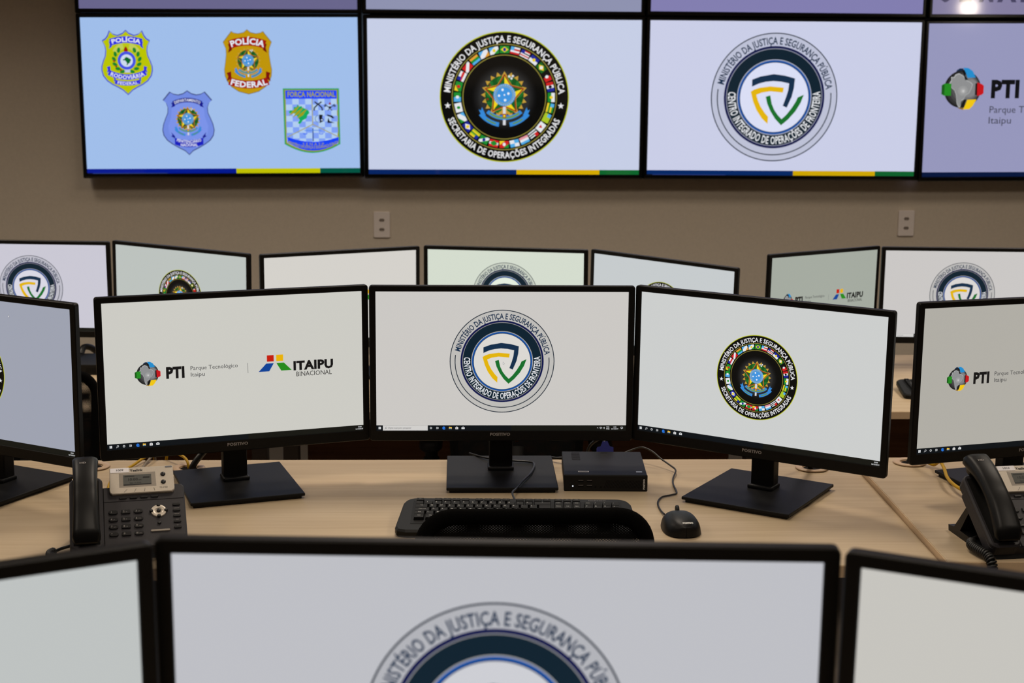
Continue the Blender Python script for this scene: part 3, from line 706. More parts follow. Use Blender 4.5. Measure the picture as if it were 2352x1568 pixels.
# ------------------------------------------------------------------ monitors
def monitor(label, sx, sy, yaw, tilt, rho, hc, ztop, art, group):
    W, H, bs, bt, bb = .527, .2964, .0137, .0128, .0223
    bx, by = sx-math.sin(yaw)*.033, sy+math.cos(yaw)*.033
    t = thing('monitor', label, 'monitor', (bx, by, ztop), yaw, group)
    M = Matrix.Translation((0, -.033, hc)) @ Matrix.Rotation(-tilt, 4, 'X') @ Matrix.Rotation(-rho, 4, 'Y')
    oh = H+bt+bb; oc = (bt-bb)/2; ow = W+2*bs
    R = lambda pl, y: [(p[0], y, p[1]) for p in pl]
    b = MB(M)
    b.loft([R(rrect(ow-.006, oh-.006, .004, 4, 0, oc), .0125), R(rrect(ow, oh, .006, 4, 0, oc), .0105), R(rrect(ow, oh, .006, 4, 0, oc), 0), R(rrect(ow-.003, oh-.003, .005, 4, 0, oc), -.0016),
            R(rrect(W+.002, H+.002, .001, 4), -.0016), R(rrect(W, H, .0006, 4), -.0002), R(rrect(W, H, .0006, 4), .003)], BEZ, None, False, False)
    b.build('bezel', t)
    art.build('screen', t, M @ Matrix.Translation((0, .0005, 0)), .5)
    b = MB(M)
    b.loft([R(rrect(ow-.006, oh-.006, .004, 4, 0, oc), .0122), R(rrect(ow-.03, oh-.03, .01, 4, 0, oc), .0175), R(rrect(ow*.62, oh*.62, .02, 4, 0, oc-.02), .045), R(rrect(ow*.5, oh*.5, .02, 4, 0, oc-.02), .050)], BEZB, None, True, False)
    b.build('back_cover', t)
    A = MB(M); x = -.0245
    for ch in 'POSITIVO':
        V, F, adv = glyph(ch, .035); s_ = .0058
        A.add([(x+p[0]*s_*1.12, -.00185, -.1588+p[1]*s_) for p in V], F, LOGO); x += adv*s_*1.12
    A.build('brand_lettering', t)
    b = MB(); b.box((0, .030, (hc-.06)/2+.006), (.050, .030, hc-.06), STAND, .003)
    b.box((0, .026, .0165), (.056, .045, .009), STAND, .003); b.build('stand_neck', t)
    b = MB(); b.box((0, 0, .0095), (.232, .254, .0065), STAND, .0015); b.box((0, 0, .0035), (.220, .242, .007), BEZB, .001); b.build('stand_base', t)
    return t
E_ = 8e-5
MG = 'middle row monitors'; BG = 'back row monitors seen over the middle row'; FG = 'nearest monitors along the bottom edge'
def art(kind, bg, **k): return screen_art(kind, bg, .527, .2964, E_, **k)
A = art('partners', (204, 203, 196)); monitor('middle row monitor showing the globe and partner logos, behind the phone labelled 1009', -.4559, 3.1841, .3154, .0161, -.0008, .2592, .74, A, MG)
A = art('grey seal', (203, 200, 196), search=True); pointer(A, .0019, .0)
monitor('central middle row monitor showing the whole grey and navy seal, keyboard in front', .0868, 3.2581, .0011, .0084, -.0011, .2592, .74, A, MG)
A = art('black seal', (204, 206, 205)); monitor('middle row monitor showing the whole black flag seal, beside the mouse', .5976, 3.1142, -.5753, .0081, -.004, .2592, .74, A, MG)
A = art('partners', (176, 173, 165)); monitor('middle row monitor cut by the right edge, globe logo, behind the phone labelled 1010', 1.1687, 3.1283, .2738, -.0019, -.0019, .2472, .752, A, MG)
A = art('black seal', (158, 162, 176)); pointer(A, .105, .123)
monitor('middle row monitor cut by the left edge, bluish screen with edge of black seal', -.9901, 3.1813, -.495, .0002, -.011, .2592, .74, A, MG)
A = art('grey seal', (202, 200, 212)); monitor('back row monitor at the left edge showing the grey and navy seal', -1.4623, 5.3931, -.0835, -.0102, -.001, .2592, BZ, A, BG)
A = art('black seal', (188, 194, 190)); monitor('back row monitor showing top of the black seal, above the globe logo monitor', -.9314, 5.2404, -.4721, .0011, -.0186, .2592, BZ, A, BG)
A = art('partners', (212, 209, 203)); monitor('back row monitor showing only blank white, left of the greenish one', -.3896, 5.1706, .4277, 0, -.0033, .2592, BZ, A, BG)
A = art('grey seal', (212, 220, 206)); monitor('back row monitor with greenish white screen and top of the grey seal', .1486, 5.2455, -.1887, 0, .0009, .2592, BZ, A, BG)
A = art('black seal', (198, 203, 205)); monitor('back row monitor showing only a sliver of the black seal, right of the greenish one', .6407, 5.0011, -.6924, .0005, -.0185, .2592, BZ, A, BG)
A = art('partners', (164, 170, 160)); monitor('back row monitor with dim greenish screen and partner logos, touching its right neighbour', 1.2139, 5.2000, .6351, .0059, -.0252, .2592, BZ, A, BG)
A = art('grey seal', (202, 199, 197), search=True); monitor('back row monitor at the right edge showing the grey seal', 1.7017, 5.2701, -.0696, 0, -.0003, .2592, BZ, A, BG)
A = art('grey seal', (190, 191, 197), search=True); monitor('nearest central monitor, blurred, showing the top of a large grey seal', .0288, 1.225, -.0475, -.0057, -.0028, .2592, .855, A, FG)
A = art('partners', (190, 194, 193)); monitor('nearest monitor in the bottom left corner with blank screen', -.4958, 1.1066, .4444, .0045, .0017, .2592, .855, A, FG)
A = art('black seal', (198, 196, 190)); monitor('nearest monitor in the bottom right corner with blank screen', .5512, 1.0711, -.4602, .0221, -.0077, .2592, .855, A, FG)

# ------------------------------------------------------------------ keyboard
def keyboard(loc, rz, label):
    t = thing('keyboard', label, 'keyboard', loc, rz, 'black desktop keyboards')
    K = Matrix.Rotation(math.radians(5), 4, 'X') @ Matrix.Translation((0, 0, .006))
    w, d = .448, .168
    pl = []
    for k in range(9): pl.append((-w/2+.03-.03*math.sin(PI/2*k/8)+.012*(k/8)**2*0, d/2-.03+.03*math.cos(PI/2*k/8)))
    pl = [(w/2-.035, d/2)]+pl+[(-w/2-.008, -d/2+.02), (-w/2-.004, -d/2+.006), (-w/2+.012, -d/2), (w/2-.012, -d/2), (w/2+.004, -d/2+.006), (w/2+.008, -d/2+.02)]
    for k in range(9): pl.append((w/2-.03+.03*math.cos(PI/2*k/8), d/2-.03+.03*math.sin(PI/2*k/8)))
    b = MB(K); b.prism(pl, 0, .017, KBM, .004); b.box((0, .006, .0172), (.408, .116, .001), KEYM, .0004); b.build('case', t)
    b = MB(K)
    x = .14
    for ch in 'POSITIVO':
        V, F, adv = glyph(ch, .0); b.add([(x+p[0]*.0055, .0705+p[1]*.0034, .0174) for p in V], F, LOGO); x += adv*.0055
    b.build('brand_lettering', t)
    u = .0178; x0 = -.2
    rows = []
    def row(y, items, dy=.0155):
        x = x0
        for it in items:
            if isinstance(it, (int, float)): x += it*u; continue
            s_, wd = it if isinstance(it, tuple) else (it, 1)
            rows.append((x+wd*u/2, y, wd*u-.0022, dy, s_)); x += wd*u
    row(.060, ['Esc', 1, 'F1', 'F2', 'F3', 'F4', .5, 'F5', 'F6', 'F7', 'F8', .5, 'F9', 'F10', 'F11', 'F12', .25, 'Print', 'Scrl', 'Pause'], .011)
    row(.042, list("'1234567890-=")+[('<-', 2), .25, 'Insert', 'Home', 'PgUp', .25, 'Num', '/', '*', '-'])
    row(.025, [('Tab', 1.5)]+list('QWERTYUIOP´[')+[('', 1.5), .25, 'Delete', 'End', 'PgDn', .25, '7', '8', '9', '+'])
    row(.008, [('Caps Lock', 1.75)]+list('ASDFGHJKLÇ~')+[('Enter', 2.25), 3.5, '4', '5', '6', ''])
    row(-.009, [('Shift', 1.25)]+list('\\ZXCVBNM,.;/')+[('Shift', 1.75), 1.25, '^', 1.25, '1', '2', '3', ''])
    row(-.026, [('Ctrl', 1.25), ('Win', 1.25), ('Alt', 1.25), ('', 6.25), ('Alt', 1.25), ('Win', 1.25), ('Menu', 1.25), ('Ctrl', 1.25), .25, '<', 'v', '>', .25, ('0', 2), ',', ''])
    for (kx, ky, kw, kd, s_) in rows:
        b = MB(K)
        b.loft([[(kx-kw/2, ky-kd/2, .0176), (kx+kw/2, ky-kd/2, .0176), (kx+kw/2, ky+kd/2, .0176), (kx-kw/2, ky+kd/2, .0176)],
                [(kx-kw/2+.0012, ky-kd/2+.0006, .0232), (kx+kw/2-.0012, ky-kd/2+.0006, .0232), (kx+kw/2-.0012, ky+kd/2-.0022, .0242), (kx-kw/2+.0012, ky+kd/2-.0022, .0242)]], KEYM, None, True, False)
        if s_:
            cap = .0036 if len(s_) == 1 else .0022
            tw = sum(glyph(c, .0)[2] for c in s_)*cap; x = kx-tw/2 if len(s_) > 1 else kx-kw*.28
            for ch in s_:
                V, F, adv = glyph(ch, .0)
                b.add([(x+p[0]*cap, ky+.0005+p[1]*cap, .0239+(p[1]*cap)*.06) for p in V], F, WHITEP); x += adv*cap
        b.build('key', t)
    for sx in (-1, 1):
        b = MB(); b.box((sx*.17, d/2-.012, .0095), (.03, .008, .019), KBM, .001); b.build('foot', t)
    return t
kb = keyboard((.110, 2.950, .74), -.035, 'black keyboard on the centre desk, partly behind the mesh chair back')
b = MB(Matrix.Rotation(.035, 4, 'Z') @ Matrix.Translation((-.110, -2.950, -.74)))
b.tube([(.108, 3.042, .764), (.105, 3.075, .764), (.106, 3.098, .764), (.114, 3.139, .758), (.129, 3.193, .758), (.150, 3.262, .757), (.160, 3.325, .757), (.152, 3.352, .756), (.118, 3.358, .757), (.06, 3.38, .757), (.02, 3.44, .752)], .0022, CABK)
b.build('cord', kb)
kb2 = keyboard((1.628, 4.90, BZ), -.02, 'black keyboard on the back row right desk, seen between two monitors')

# ------------------------------------------------------------------ mouse
def mouse(loc, rz):
    t = thing('computer_mouse', 'black wired mouse with white lettering on the centre desk', 'mouse', loc, rz)
    mh = lambda q: max(.001, .0335*max(0, 1-abs((q+.12)/1.13)**2.2)**.62)
    rings = []
    NT = 18
    for i in range(NT+1):
        q = -1+2*i/NT; q = math.sin(q*PI/2)                                # dense ends
        wd = .0345*(1-abs(q)**2.6)**(1/2.4)+.0004
        wd *= 1+.06*(-q)
        hh = mh(q)
        y = q*.0585; ring = []
        for k in range(17):
            a = PI*k/16
            cx_ = math.copysign(abs(math.cos(a))**.72, math.cos(a)); sz = abs(math.sin(a))**.8
            ring.append((wd*cx_*(1-.10*sz+.04), y, .002+hh*sz))
        rings.append(ring)
    b = MB(); b.loft(rings, PHB, None, False, True, False)
    vs = [(r[0][0], r[0][1], .002) for r in rings]+[(r[-1][0], r[-1][1], .002) for r in reversed(rings)]
    b.add(vs, [list(range(len(vs)))], PHB)
    b.build('body', t)
    b = MB(); b.prism(rrect(.05, .095, .02), 0, .0035, RUBB); b.build('glide_pad', t)
    b = MB(); b.lathe([(.0085, -.003), (.0095, -.002), (.0095, .002), (.0085, .003)], RUBB, X((0, .034, .0285), 0, 0, PI/2), 20); b.build('scroll_wheel', t)
    A = MB(); x = -.0055
    for ch in 'POSITIVO':
        V, F, adv = glyph(ch, .05)
        s_ = .0030
        A.add([(x+p[0]*s_, -.0505+p[1]*s_*1.3, .0026+mh((-.0505+p[1]*s_*1.3)/.0585)) for p in V], F, WHITEP); x += adv*s_
    A.build('brand_lettering', t)
    return t
ms = mouse((.423, 2.920, .74), .06)
P = [(.402, 3.000, .746), (.399, 3.040, .743), (.400, 3.087, .743), (.413, 3.126, .743), (.435, 3.142, .743), (.448, 3.158, .743), (.449, 3.221, .743), (.454, 3.262, .744), (.466, 3.310, .748), (.458, 3.335, .752), (.440, 3.362, .760), (.424, 3.385, .770), (.405, 3.402, .775), (.390, 3.412, .770), (.36, 3.40, .762)]
b = MB(Matrix.Rotation(-.06, 4, 'Z') @ Matrix.Translation((-.423, -2.920, -.74))); b.tube(P, .0019, CABK); b.build('cord', ms)

# ------------------------------------------------------------------ mini computer
def mini_pc():
    t = thing('mini_computer', 'small black computer case beside the central monitor stand', 'computer', (.3055, 3.274, .74), -.035)
    w, d, h = .173, .192, .0345
    b = MB(); b.box((0, .003, h/2+.001), (w, d-.006, h-.002), PCM, .0018)
    for k in range(9): b.box((-.0575+(0), .025+k*.0072, h+.00005), (.018, .0022, .0003), HOLE)
    b.box((.005, .083, h+.00005), (.014, .003, .0003), HOLE); b.build('case', t)
    b = MB(); b.box((0, -d/2+.0035, h/2+.0005), (w+.001, .007, h+.001), PCF, .0022)
    fy = -d/2-.0002
    for k in range(26):
        b.add([(-.004+k*.0031, fy, .007), (-.0028+k*.0031, fy, .007), (-.0028+k*.0031+.006, fy, .024), (-.004+k*.0031+.006, fy, .024)], [[0, 1, 2, 3]], HOLE)
    for x, z in ((-.052, .022), (-.034, .022), (-.052, .0115), (-.034, .0115)): b.box((x, fy, z), (.0115, .0006, .0045), HOLE); b.box((x, fy-.0002, z+.0018), (.0105, .0006, .0006), LOGO)
    for x in (-.021, -.010): b.lathe([(.0018, 0), (.0018, .0006)], HOLE, X((x, fy, .0095), 0, PI/2), 12)
    b.build('front_panel', t)
    b = MB(); b.lathe([(.0030, 0), (.0030, .0010), (.0026, .0012)], PCF, X((-.0735, fy, .0175), 0, PI/2), 20)
    b.build('power_button', t)
    A = Art(1e-4); A.disc(-.0685, .0115, .0016, (240, 244, 250), 3, n=14)
    A.build('status_light', t, Matrix.Translation((0, fy-.0004, 0)), .5)
    b = MB(); zt = h+.0004
    b.box((-.0455, -.068, zt), (.022, .007, .0003), LABEL); b.box((-.0455, -.068, zt+.0002), (.018, .003, .0002), INK)
    b.box((.071, -.068, zt), (.0125, .007, .0003), mat('pale_blue_sticker', (176, 186, 206), .5)); b.build('sticker', t)
    A = MB(); z = .0048
    for ch in 'POSITIVO':
        V, F, adv = glyph(ch, .03); s_ = .0036
        A.add([(.0815-p[1]*s_, fy-.0003, z+p[0]*s_*.95) for p in V], F, WHITEP); z += adv*s_*.95
    A.build('brand_lettering', t)
    for sx in (-1, 1):
        for sy in (-1, 1):
            b = MB(); b.lathe([(.006, 0), (.006, .0022)], RUBB, X((sx*.07, sy*.075, 0)), 12); b.build('foot', t)
    return t
pc0 = mini_pc()
t = thing('video_cable', 'blue plugged black cable behind the small computer', 'cable', (.318, 3.3735, .766))
b = MB(); b.prism([(-.0165, 0), (-.0165, .011), (-.009, .013), (-.0045, .024), (.0045, .024), (.009, .013), (.0165, .011), (.0165, 0)], -.006, .0075, VGAB, .0015, X((0, .001, .003), 0, math.radians(62)))
b.build('plug', t)
b = MB(); b.tube([(0, .012, .024), (-.004, .03, .028), (-.02, .045, .018), (-.035, .052, -.010), (-.04, .055, -.10)], .0035, CABK); b.build('cord', t)
dup(pc0, (-1.235, 5.277, BZ), -.03, 'small black computer case on the back row left desk, seen between two monitors', 'small black computers')
pc0['group'] = 'small black computers'
t = tag(MB().build('power_cable') if False else (lambda b: (b.tube([(.246, 3.372, .754), (.232, 3.392, .753), (.215, 3.405, .750), (.200, 3.418, .748), (.190, 3.436, .740), (.188, 3.442, .70)], lambda q: .0055-.0028*min(1, q*2.2), CABK), b.build('power_cable'))[1])(MB()), 'black power cable leaving the left rear corner of the small computer', 'cable')

# ------------------------------------------------------------------ network cables etc.
def cable(name, pts, r, m, label, cat='cable', group=None):
    b = MB(); b.tube(pts, r, m); return tag(b.build(name), label, cat, group)
YG = 'yellow network cables'
cable('power_cable', [(-1.30, 5.375, BZ+.03), (-1.295, 5.40, BZ+.05), (-1.275, 5.42, BZ+.045), (-1.25, 5.44, BZ+.02), (-1.22, 5.46, BZ+.012), (-1.15, 5.47, BZ+.012)], .011, CABK, 'black cable bent up behind the back row computer')
cable('network_cable', [(-.66, 3.444, .70), (-.652, 3.442, .752), (-.640, 3.428, .760), (-.620, 3.404, .761), (-.600, 3.378, .757), (-.592, 3.362, .744), (-.591, 3.358, .715)], .0031, CAYE, 'yellow network cable dropping into the grommet behind the globe logo monitor', group=YG)
cable('network_cable', [(-.676, 3.446, .70), (-.684, 3.442, .750), (-.696, 3.410, .752), (-.716, 3.353, .746), (-.735, 3.300, .745), (-.730, 3.200, .744), (-.70, 3.10, .744), (-.655, 3.02, .746), (-.63, 2.985, .75)], .0031, CAYE, 'yellow network cable running behind the phone labelled 1009', group=YG)
cable('network_cable', [(.990, 3.350, .725), (.992, 3.346, .762), (1.012, 3.325, .764), (1.029, 3.308, .760), (1.033, 3.280, .775), (1.030, 3.239, .772), (1.016, 3.167, .771), (1.014, 3.112, .771), (1.022, 3.072, .770), (1.034, 3.030, .766), (1.048, 2.995, .759), (1.062, 2.965, .758)], .0036, CAYE, 'yellow network cable leading from the right grommet to the phone labelled 1010', group=YG)
cable('grey_cable', [(-.678, 3.444, .70), (-.680, 3.440, .748), (-.684, 3.410, .750), (-.690, 3.35, .744), (-.690, 3.318, .7425)], .0026, CAGR, 'thin grey cable lying on the desk behind the globe logo monitor')
cable('monitor_cable', [(-.540, 3.305, .85), (-.545, 3.36, .815), (-.556, 3.378, .780), (-.575, 3.366, .757), (-.585, 3.358, .738), (-.587, 3.357, .71)], .0075, CABK, 'thick black cable sheath entering the grommet left of the central monitor')
cable('monitor_cable', [(.66, 3.16, .84), (.72, 3.28, .80), (.756, 3.335, .765), (.768, 3.348, .745), (.772, 3.350, .71)], .006, CABK, 'thick black cable entering the grommet behind the black seal monitor')
cable('monitor_cable', [(1.06, 3.25, .84), (1.02, 3.32, .80), (.998, 3.352, .768), (.985, 3.354, .752), (.983, 3.352, .72)], .005, CABK, 'black cable in the grommet at the left end of the right desk')

# ------------------------------------------------------------------ desk phones
def put_text(b, s, x, y, cap, m, z=0.0, align='l', bold=0.0, xs=1.0):
    tw = sum(glyph(c, bold)[2] for c in s)*cap*xs
    if align == 'c': x -= tw/2
    for ch in s:
        V, F, adv = glyph(ch, bold)
        b.add([(x+p[0]*cap*xs, y+p[1]*cap, z) for p in V], F, m); x += adv*cap*xs
def phone(loc, rz, label, ext, group='office desk phones'):
    t = thing('desk_phone', label, 'phone', loc, rz, group)
    tilt = math.radians(33.5)
    F = Matrix.Translation((0, -.062, .024)) @ Matrix.Rotation(tilt, 4, 'X')     # face frame: x right, y up the slope, z outward
    b = MB(F)
    body = rrect(.207, .147, .010, 5, 0, .0735)
    b.prism(body, -.026, 0, PHM, .003)
    b.box((.022, .110, .0002), (.158, .0006, .0006), HOLE); b.box((-.0427, .072, .0004), (.0012, .142, .001), HOLE)
    b.build('body', t)
    # stand: a bent foot behind and below
    b = MB()
    prof = [(-.055, 0), (.122, 0), (.124, .011), (.100, .014), (.050, .070), (.037, .066), (.074, .014), (-.050, .012)]
    b.loft([[(x, p[0], p[1]) for p in prof] for x in (-.099, .099)], PHB, None, True, False); b.build('stand', t)
    # cradle
    b = MB(F); b.prism(rrect(.0595, .170, .014, 5, -.0735, .083), -.020, .007, PHM, .003); b.box((-.0735, .083, .0072), (.046, .150, .0006), HOLE)
    b.build('cradle', t)
    # handset: lofted along the slope
    rings = []; n = 20
    for i in range(25):
        q = i/24; y = .002+q*.196
        arch = .020+.022*math.sin(PI*q)**.9
        hw = .0255-.0035*math.sin(PI*q)-.0015*q
        th = .0125+.004*abs(math.cos(PI*q))
        e = min(1, min(q, 1-q)/.05); e = math.sqrt(max(0.02, 1-(1-e)**2))
        ring = []
        for k in range(n):
            a = 2*PI*k/n
            cx_ = math.copysign(abs(math.cos(a))**.55, math.cos(a)); sx_ = math.copysign(abs(math.sin(a))**.7, math.sin(a))
            ring.append((-.0735+hw*cx_*(0.75+.25*e), y, arch+th*sx_*e))
        rings.append(ring)
    b = MB(F); b.loft(rings, PHB, None, True, True)
    h = b.build('handset', t)
    for y in (.028, .172):
        b = MB(F)
        rr = [[(-.0735+r*math.cos(2*PI*k/24), y+r*math.sin(2*PI*k/24), z) for k in range(24)] for r, z in ((.020, .024), (.019, .010), (.015, .0085), (.004, .0085))]
        b.loft(rr, PHB, None, True, True)
        for k in range(14):
            b.lathe([(.0009, .0082), (.0009, .0086)], LOGO, X((-.0735+.011*math.cos(k*PI/7), y+.011*math.sin(k*PI/7), 0)), 6)
        b.build('ear_piece' if y > .1 else 'mouth_piece', h)
    hs = lambda y: .0205+.022*math.sin(PI*(y-.002)/.196)**.9+.0125+.004*abs(math.cos(PI*(y-.002)/.196))
    b = MB(F); x = -.083
    for ch in 'HD':
        V, Fc, adv = glyph(ch, .03); b.add([(x+p[0]*.0055, .166+p[1]*.0045, hs(.166+p[1]*.0045)) for p in V], Fc, LOGO); x += adv*.0055
    b.build('lettering', h)
    # raised silver display panel
    G = F @ Matrix.Translation((.0272, .154, .004)) @ Matrix.Rotation(math.radians(4), 4, 'X')
    b = MB(G); b.prism([(-.0575, .0295), (-.0588, -.020), (-.0580, -.026), (-.0540, -.030), (.0540, -.030), (.0580, -.026), (.0588, -.020), (.0575, .0295)], -.016, .004, SILV, .0012); dp = b.build('display_panel', t)
    b = MB(G)
    o_, i_ = [(-.041, .0165), (.025, .0165), (.026, -.0165), (-.041, -.0165)], [(-.0335, .0115), (.0175, .0115), (.0175, -.0125), (-.0335, -.0125)]
    b.add([(p[0], p[1], .0041) for p in o_]+[(p[0], p[1], .0012+.0032) for p in i_], [[0, 1, 5, 4], [1, 2, 6, 5], [2, 3, 7, 6], [3, 0, 4, 7]], SILD); b.build('lcd_frame', dp)
    b = MB(G); b.box((-.008, -.0005, .0040), (.051, .024, .0012), LCD)
    put_text(b, '10:00', -.026, -.002, .0058, LCDT, .0049, bold=.01); put_text(b, 'AM', -.006, -.002, .0026, LCDT, .0049); put_text(b, 'Qui 16 Dez', -.022, -.0085, .003, LCDT, .0049)
    b.box((-.022, .0082, .0047), (.018, .002, .0003), LCDT); b.box((.0085, .0045, .0047), (.012, .003, .0003), LCDT); b.box((-.008, -.0112, .0047), (.05, .0022, .0003), LCDT); b.build('lcd', dp)
    b = MB(G); b.box((-.0395, .0235, .0043), (.034, .0105, .0004), LABEL); put_text(b, ext, -.0395, .0215, .0042, INK, .0048, 'c', bold=.01, xs=1.15); b.build('extension_sticker', dp)
    b = MB(G); put_text(b, 'Yealink', -.0205, .0195, .0050, INK, .0043, bold=.035); put_text(b, 'T21P E2', .0315, -.0225, .0030, INK, .0043)
    for k in range(4):
        x = -.030+k*.0165; b.add([(x-.003+k*.002, -.0275, .0043), (x-.0024+k*.002, -.0275, .0043), (x+.0016-k*.0005+.002, -.0205, .0043), (x+.001-k*.0005+.002, -.0205, .0043)], [[0, 1, 2, 3]], INK)
    b.build('lettering', dp)
    for y in (.0095, -.0085):
        b = MB(G); b.lathe([(.0046, .003), (.0046, .0052), (.0034, .0062), (.0012, .0066)], PHK, X((.039, y, 0)), 20); b.build('line_key', dp)
    b = MB(G); b.prism(rrect(.013, .0032, .0015, 4, .050, .0262), .003, .0048, mat('smoky_lens', (120, 122, 128), .2), .0003); b.build('indicator_light', dp)
    # keypad
    ks = ['1', '2 abc', '3 def', '4 ghi', '5 jkl', '6 mno', '7 pqrs', '8 tuv', '9 wxyz', '*', '0', '# send']
    for i, s_ in enumerate(ks):
        kx, ky = (-.0262, -.0040, .0182)[i % 3], (.0838, .0667, .0496, .0325)[i//3]
        lf, rt = (i % 3 == 0), (i % 3 == 2)
        b = MB(F); pl = rrect(.0160, .0096, .0016, 4, kx, ky)
        if lf or rt:
            pl = [(x-(.0 if not lf or x > kx else .0005), y) for x, y in pl]; pl = rrect(.0164, .0096, .0044, 5, kx, ky)
        b.prism(pl, 0, .0026, PHK, .0007)
        a, *r = s_.split(); put_text(b, a, kx-.005, ky-.0019, .0040, LOGO, .0027)
        if r: put_text(b, r[0], kx-.0002, ky-.0016, .0016, LOGO, .0027)
        b.build('keypad_key', t)
    for k in range(4):
        b = MB(F); b.prism(rrect(.0138, .0050, .0022, 4, -.0080+k*.0190, .1172), 0, .0022, PHK, .0006); b.build('soft_key', t)
    b = MB(F @ Matrix.Translation((.0548, .0815, 0))); b.lathe([(.0138, 0), (.0138, .0018), (.0128, .0024), (.0065, .0024), (.0060, .0010)], SILV); nv = b.build('navigation_ring', t)
    for dx, dy, r in ((0, 0, .0040), (0, .0125, .0034), (0, -.0125, .0034), (.0132, 0, .0034), (-.0132, 0, .0034)):
        b = MB(F @ Matrix.Translation((.0548+dx, .0815+dy, 0))); b.lathe([(r, .001), (r, .0032), (r*.6, .0044), (r*.15, .0047)], PHK, None, 16); b.build('navigation_button', nv)
    b = MB(F @ Matrix.Translation((.0548, .0535, 0))); b.lathe([(.0034, 0), (.0034, .0024), (.002, .0032), (.0005, .0034)], PHK, None, 16); b.build('mute_button', t)
    b = MB(F); b.prism(rrect(.0345, .0046, .0022, 4, .0560, .0358), 0, .0022, SILD, .0007); b.build('volume_rocker', t)
    for k, s_ in enumerate(('', 'MESSAGE', 'HEADSET', 'TRAN', 'RD')):
        ky = .0945-k*.0134; b = MB(F); b.prism(rrect(.0138, .0060, .0024, 4, .0872, ky), 0, .0023, PHK, .0006)
        if s_: put_text(b, s_, .0872, ky+.0042, .0015, LOGO, .0004, 'c')
        b.build('function_key', t)
    return t
def coil(pts, r, pitch, wire, m, n=7):
    P = [Vector(p) for p in pts]; Q = []
    for i in range(len(P)-1):
        a, b_, c, d = P[max(0, i-1)], P[i], P[i+1], P[min(len(P)-1, i+2)]
        for k in range(24):
            t = k/24; Q.append(0.5*((2*b_)+(c-a)*t+(2*a-5*b_+4*c-d)*t*t+(3*b_-a-3*c+d)*t**3))
    Q.append(P[-1]); out = []; s = 0; up = None
    D = [0]
    for i in range(1, len(Q)): D.append(D[-1]+(Q[i]-Q[i-1]).length)
    N = int(D[-1]/pitch*12); j = 0
    for k in range(N):
        s = D[-1]*k/(N-1)
        while j < len(Q)-2 and D[j+1] < s: j += 1
        t = (Q[j+1]-Q[j]).normalized(); f = (s-D[j])/max(1e-9, D[j+1]-D[j]); p = Q[j].lerp(Q[j+1], f)
        if up is None: up = t.orthogonal().normalized()
        up = (up-t*up.dot(t)).normalized(); w = t.cross(up); a = 2*PI*s/pitch
        out.append(p+(up*math.cos(a)+w*math.sin(a))*r)
    b = MB(); b.tube(out, wire, m, None, n, 1); return b
p1 = phone((-.607, 2.808, .74), .215, 'black desk phone labelled 1009, in front of the globe logo monitor', '1009')
p2 = phone((1.044, 2.766, .752), .13, 'black desk phone labelled 1010 at the right edge', '1010')
def cord(name, parent, b):
    o = b.build(name, parent); return o
inv = lambda o: (Matrix.Translation(o.location) @ Matrix.Rotation(o.rotation_euler[2], 4, 'Z')).inverted()
def child_tube(parent, pts, r, m, name='cord'):
    b = MB(inv(parent)); b.tube(pts, r, m); return b.build(name, parent)
child_tube(p1, [(-.695, 2.82, .752), (-.716, 2.808, .748), (-.729, 2.800, .746), (-.738, 2.782, .746)], .003, CABK)
b = coil([(-.737, 2.782, .748), (-.742, 2.770, .748), (-.735, 2.752, .748), (-.70, 2.73, .748)], .0055, .0042, .0018, CABK); b.v = [inv(p1) @ p for p in b.v]; b.build('coiled_cord', p1)
child_tube(p2, [(.985, 2.80, .770), (.962, 2.787, .769), (.945, 2.774, .768), (.937, 2.760, .767)], .003, CABK)
b = coil([(.937, 2.760, .767), (.932, 2.742, .765), (.938, 2.715, .764), (.946, 2.692, .761), (.950, 2.676, .742), (.951, 2.671, .66)], .0072, .0052, .0024, CABK); b.v = [inv(p2) @ p for p in b.v]; b.build('coiled_cord', p2)
child_tube(p2, [(1.070, 2.775, .790), (1.083, 2.748, .775), (1.096, 2.720, .762), (1.105, 2.695, .757), (1.108, 2.676, .73)], .0028, CABK)

# ------------------------------------------------------------------ chairs
def mesh_cloth(name, px):
    m = bpy.data.materials.new(name); m.use_nodes = True
    nt = m.node_tree; N = nt.nodes.new; L = nt.links.new; b = nt.nodes['Principled BSDF']; out = nt.nodes['Material Output']
    b.inputs['Base Color'].default_value = (.004, .004, .004, 1); b.inputs['Roughness'].default_value = .8; b.inputs['Specular IOR Level'].default_value = .15
    tc = N('ShaderNodeTexCoord'); sp = N('ShaderNodeSeparateXYZ'); L(tc.outputs['Object'], sp.inputs[0])
    def mth(op, a, v=None):
        n = N('ShaderNodeMath'); n.operation = op
        if hasattr(a, 'links') or hasattr(a, 'is_linked'): L(a, n.inputs[0])
        else: n.inputs[0].default_value = a
        if v is not None:
            if hasattr(v, 'is_linked'): L(v, n.inputs[1])
            else: n.inputs[1].default_value = v
        return n.outputs[0]
    cx = mth('COSINE', mth('MULTIPLY', sp.outputs[0], 2*PI/px)); cz = mth('COSINE', mth('MULTIPLY', sp.outputs[2], 2*PI/(px*.8)))
    pr = mth('MULTIPLY', cx, cz)
    op = mth('GREATER_THAN', pr, .30)
    tr = N('ShaderNodeBsdfTransparent'); mx = N('ShaderNodeMixShader')
    L(op, mx.inputs[0]); L(b.outputs[0], mx.inputs[1]); L(tr.outputs[0], mx.inputs[2]); L(mx.outputs[0], out.inputs['Surface'])
    return m
NET = mesh_cloth('open_mesh_cloth', .0052); NET2 = mesh_cloth('open_mesh_backing', .0056)
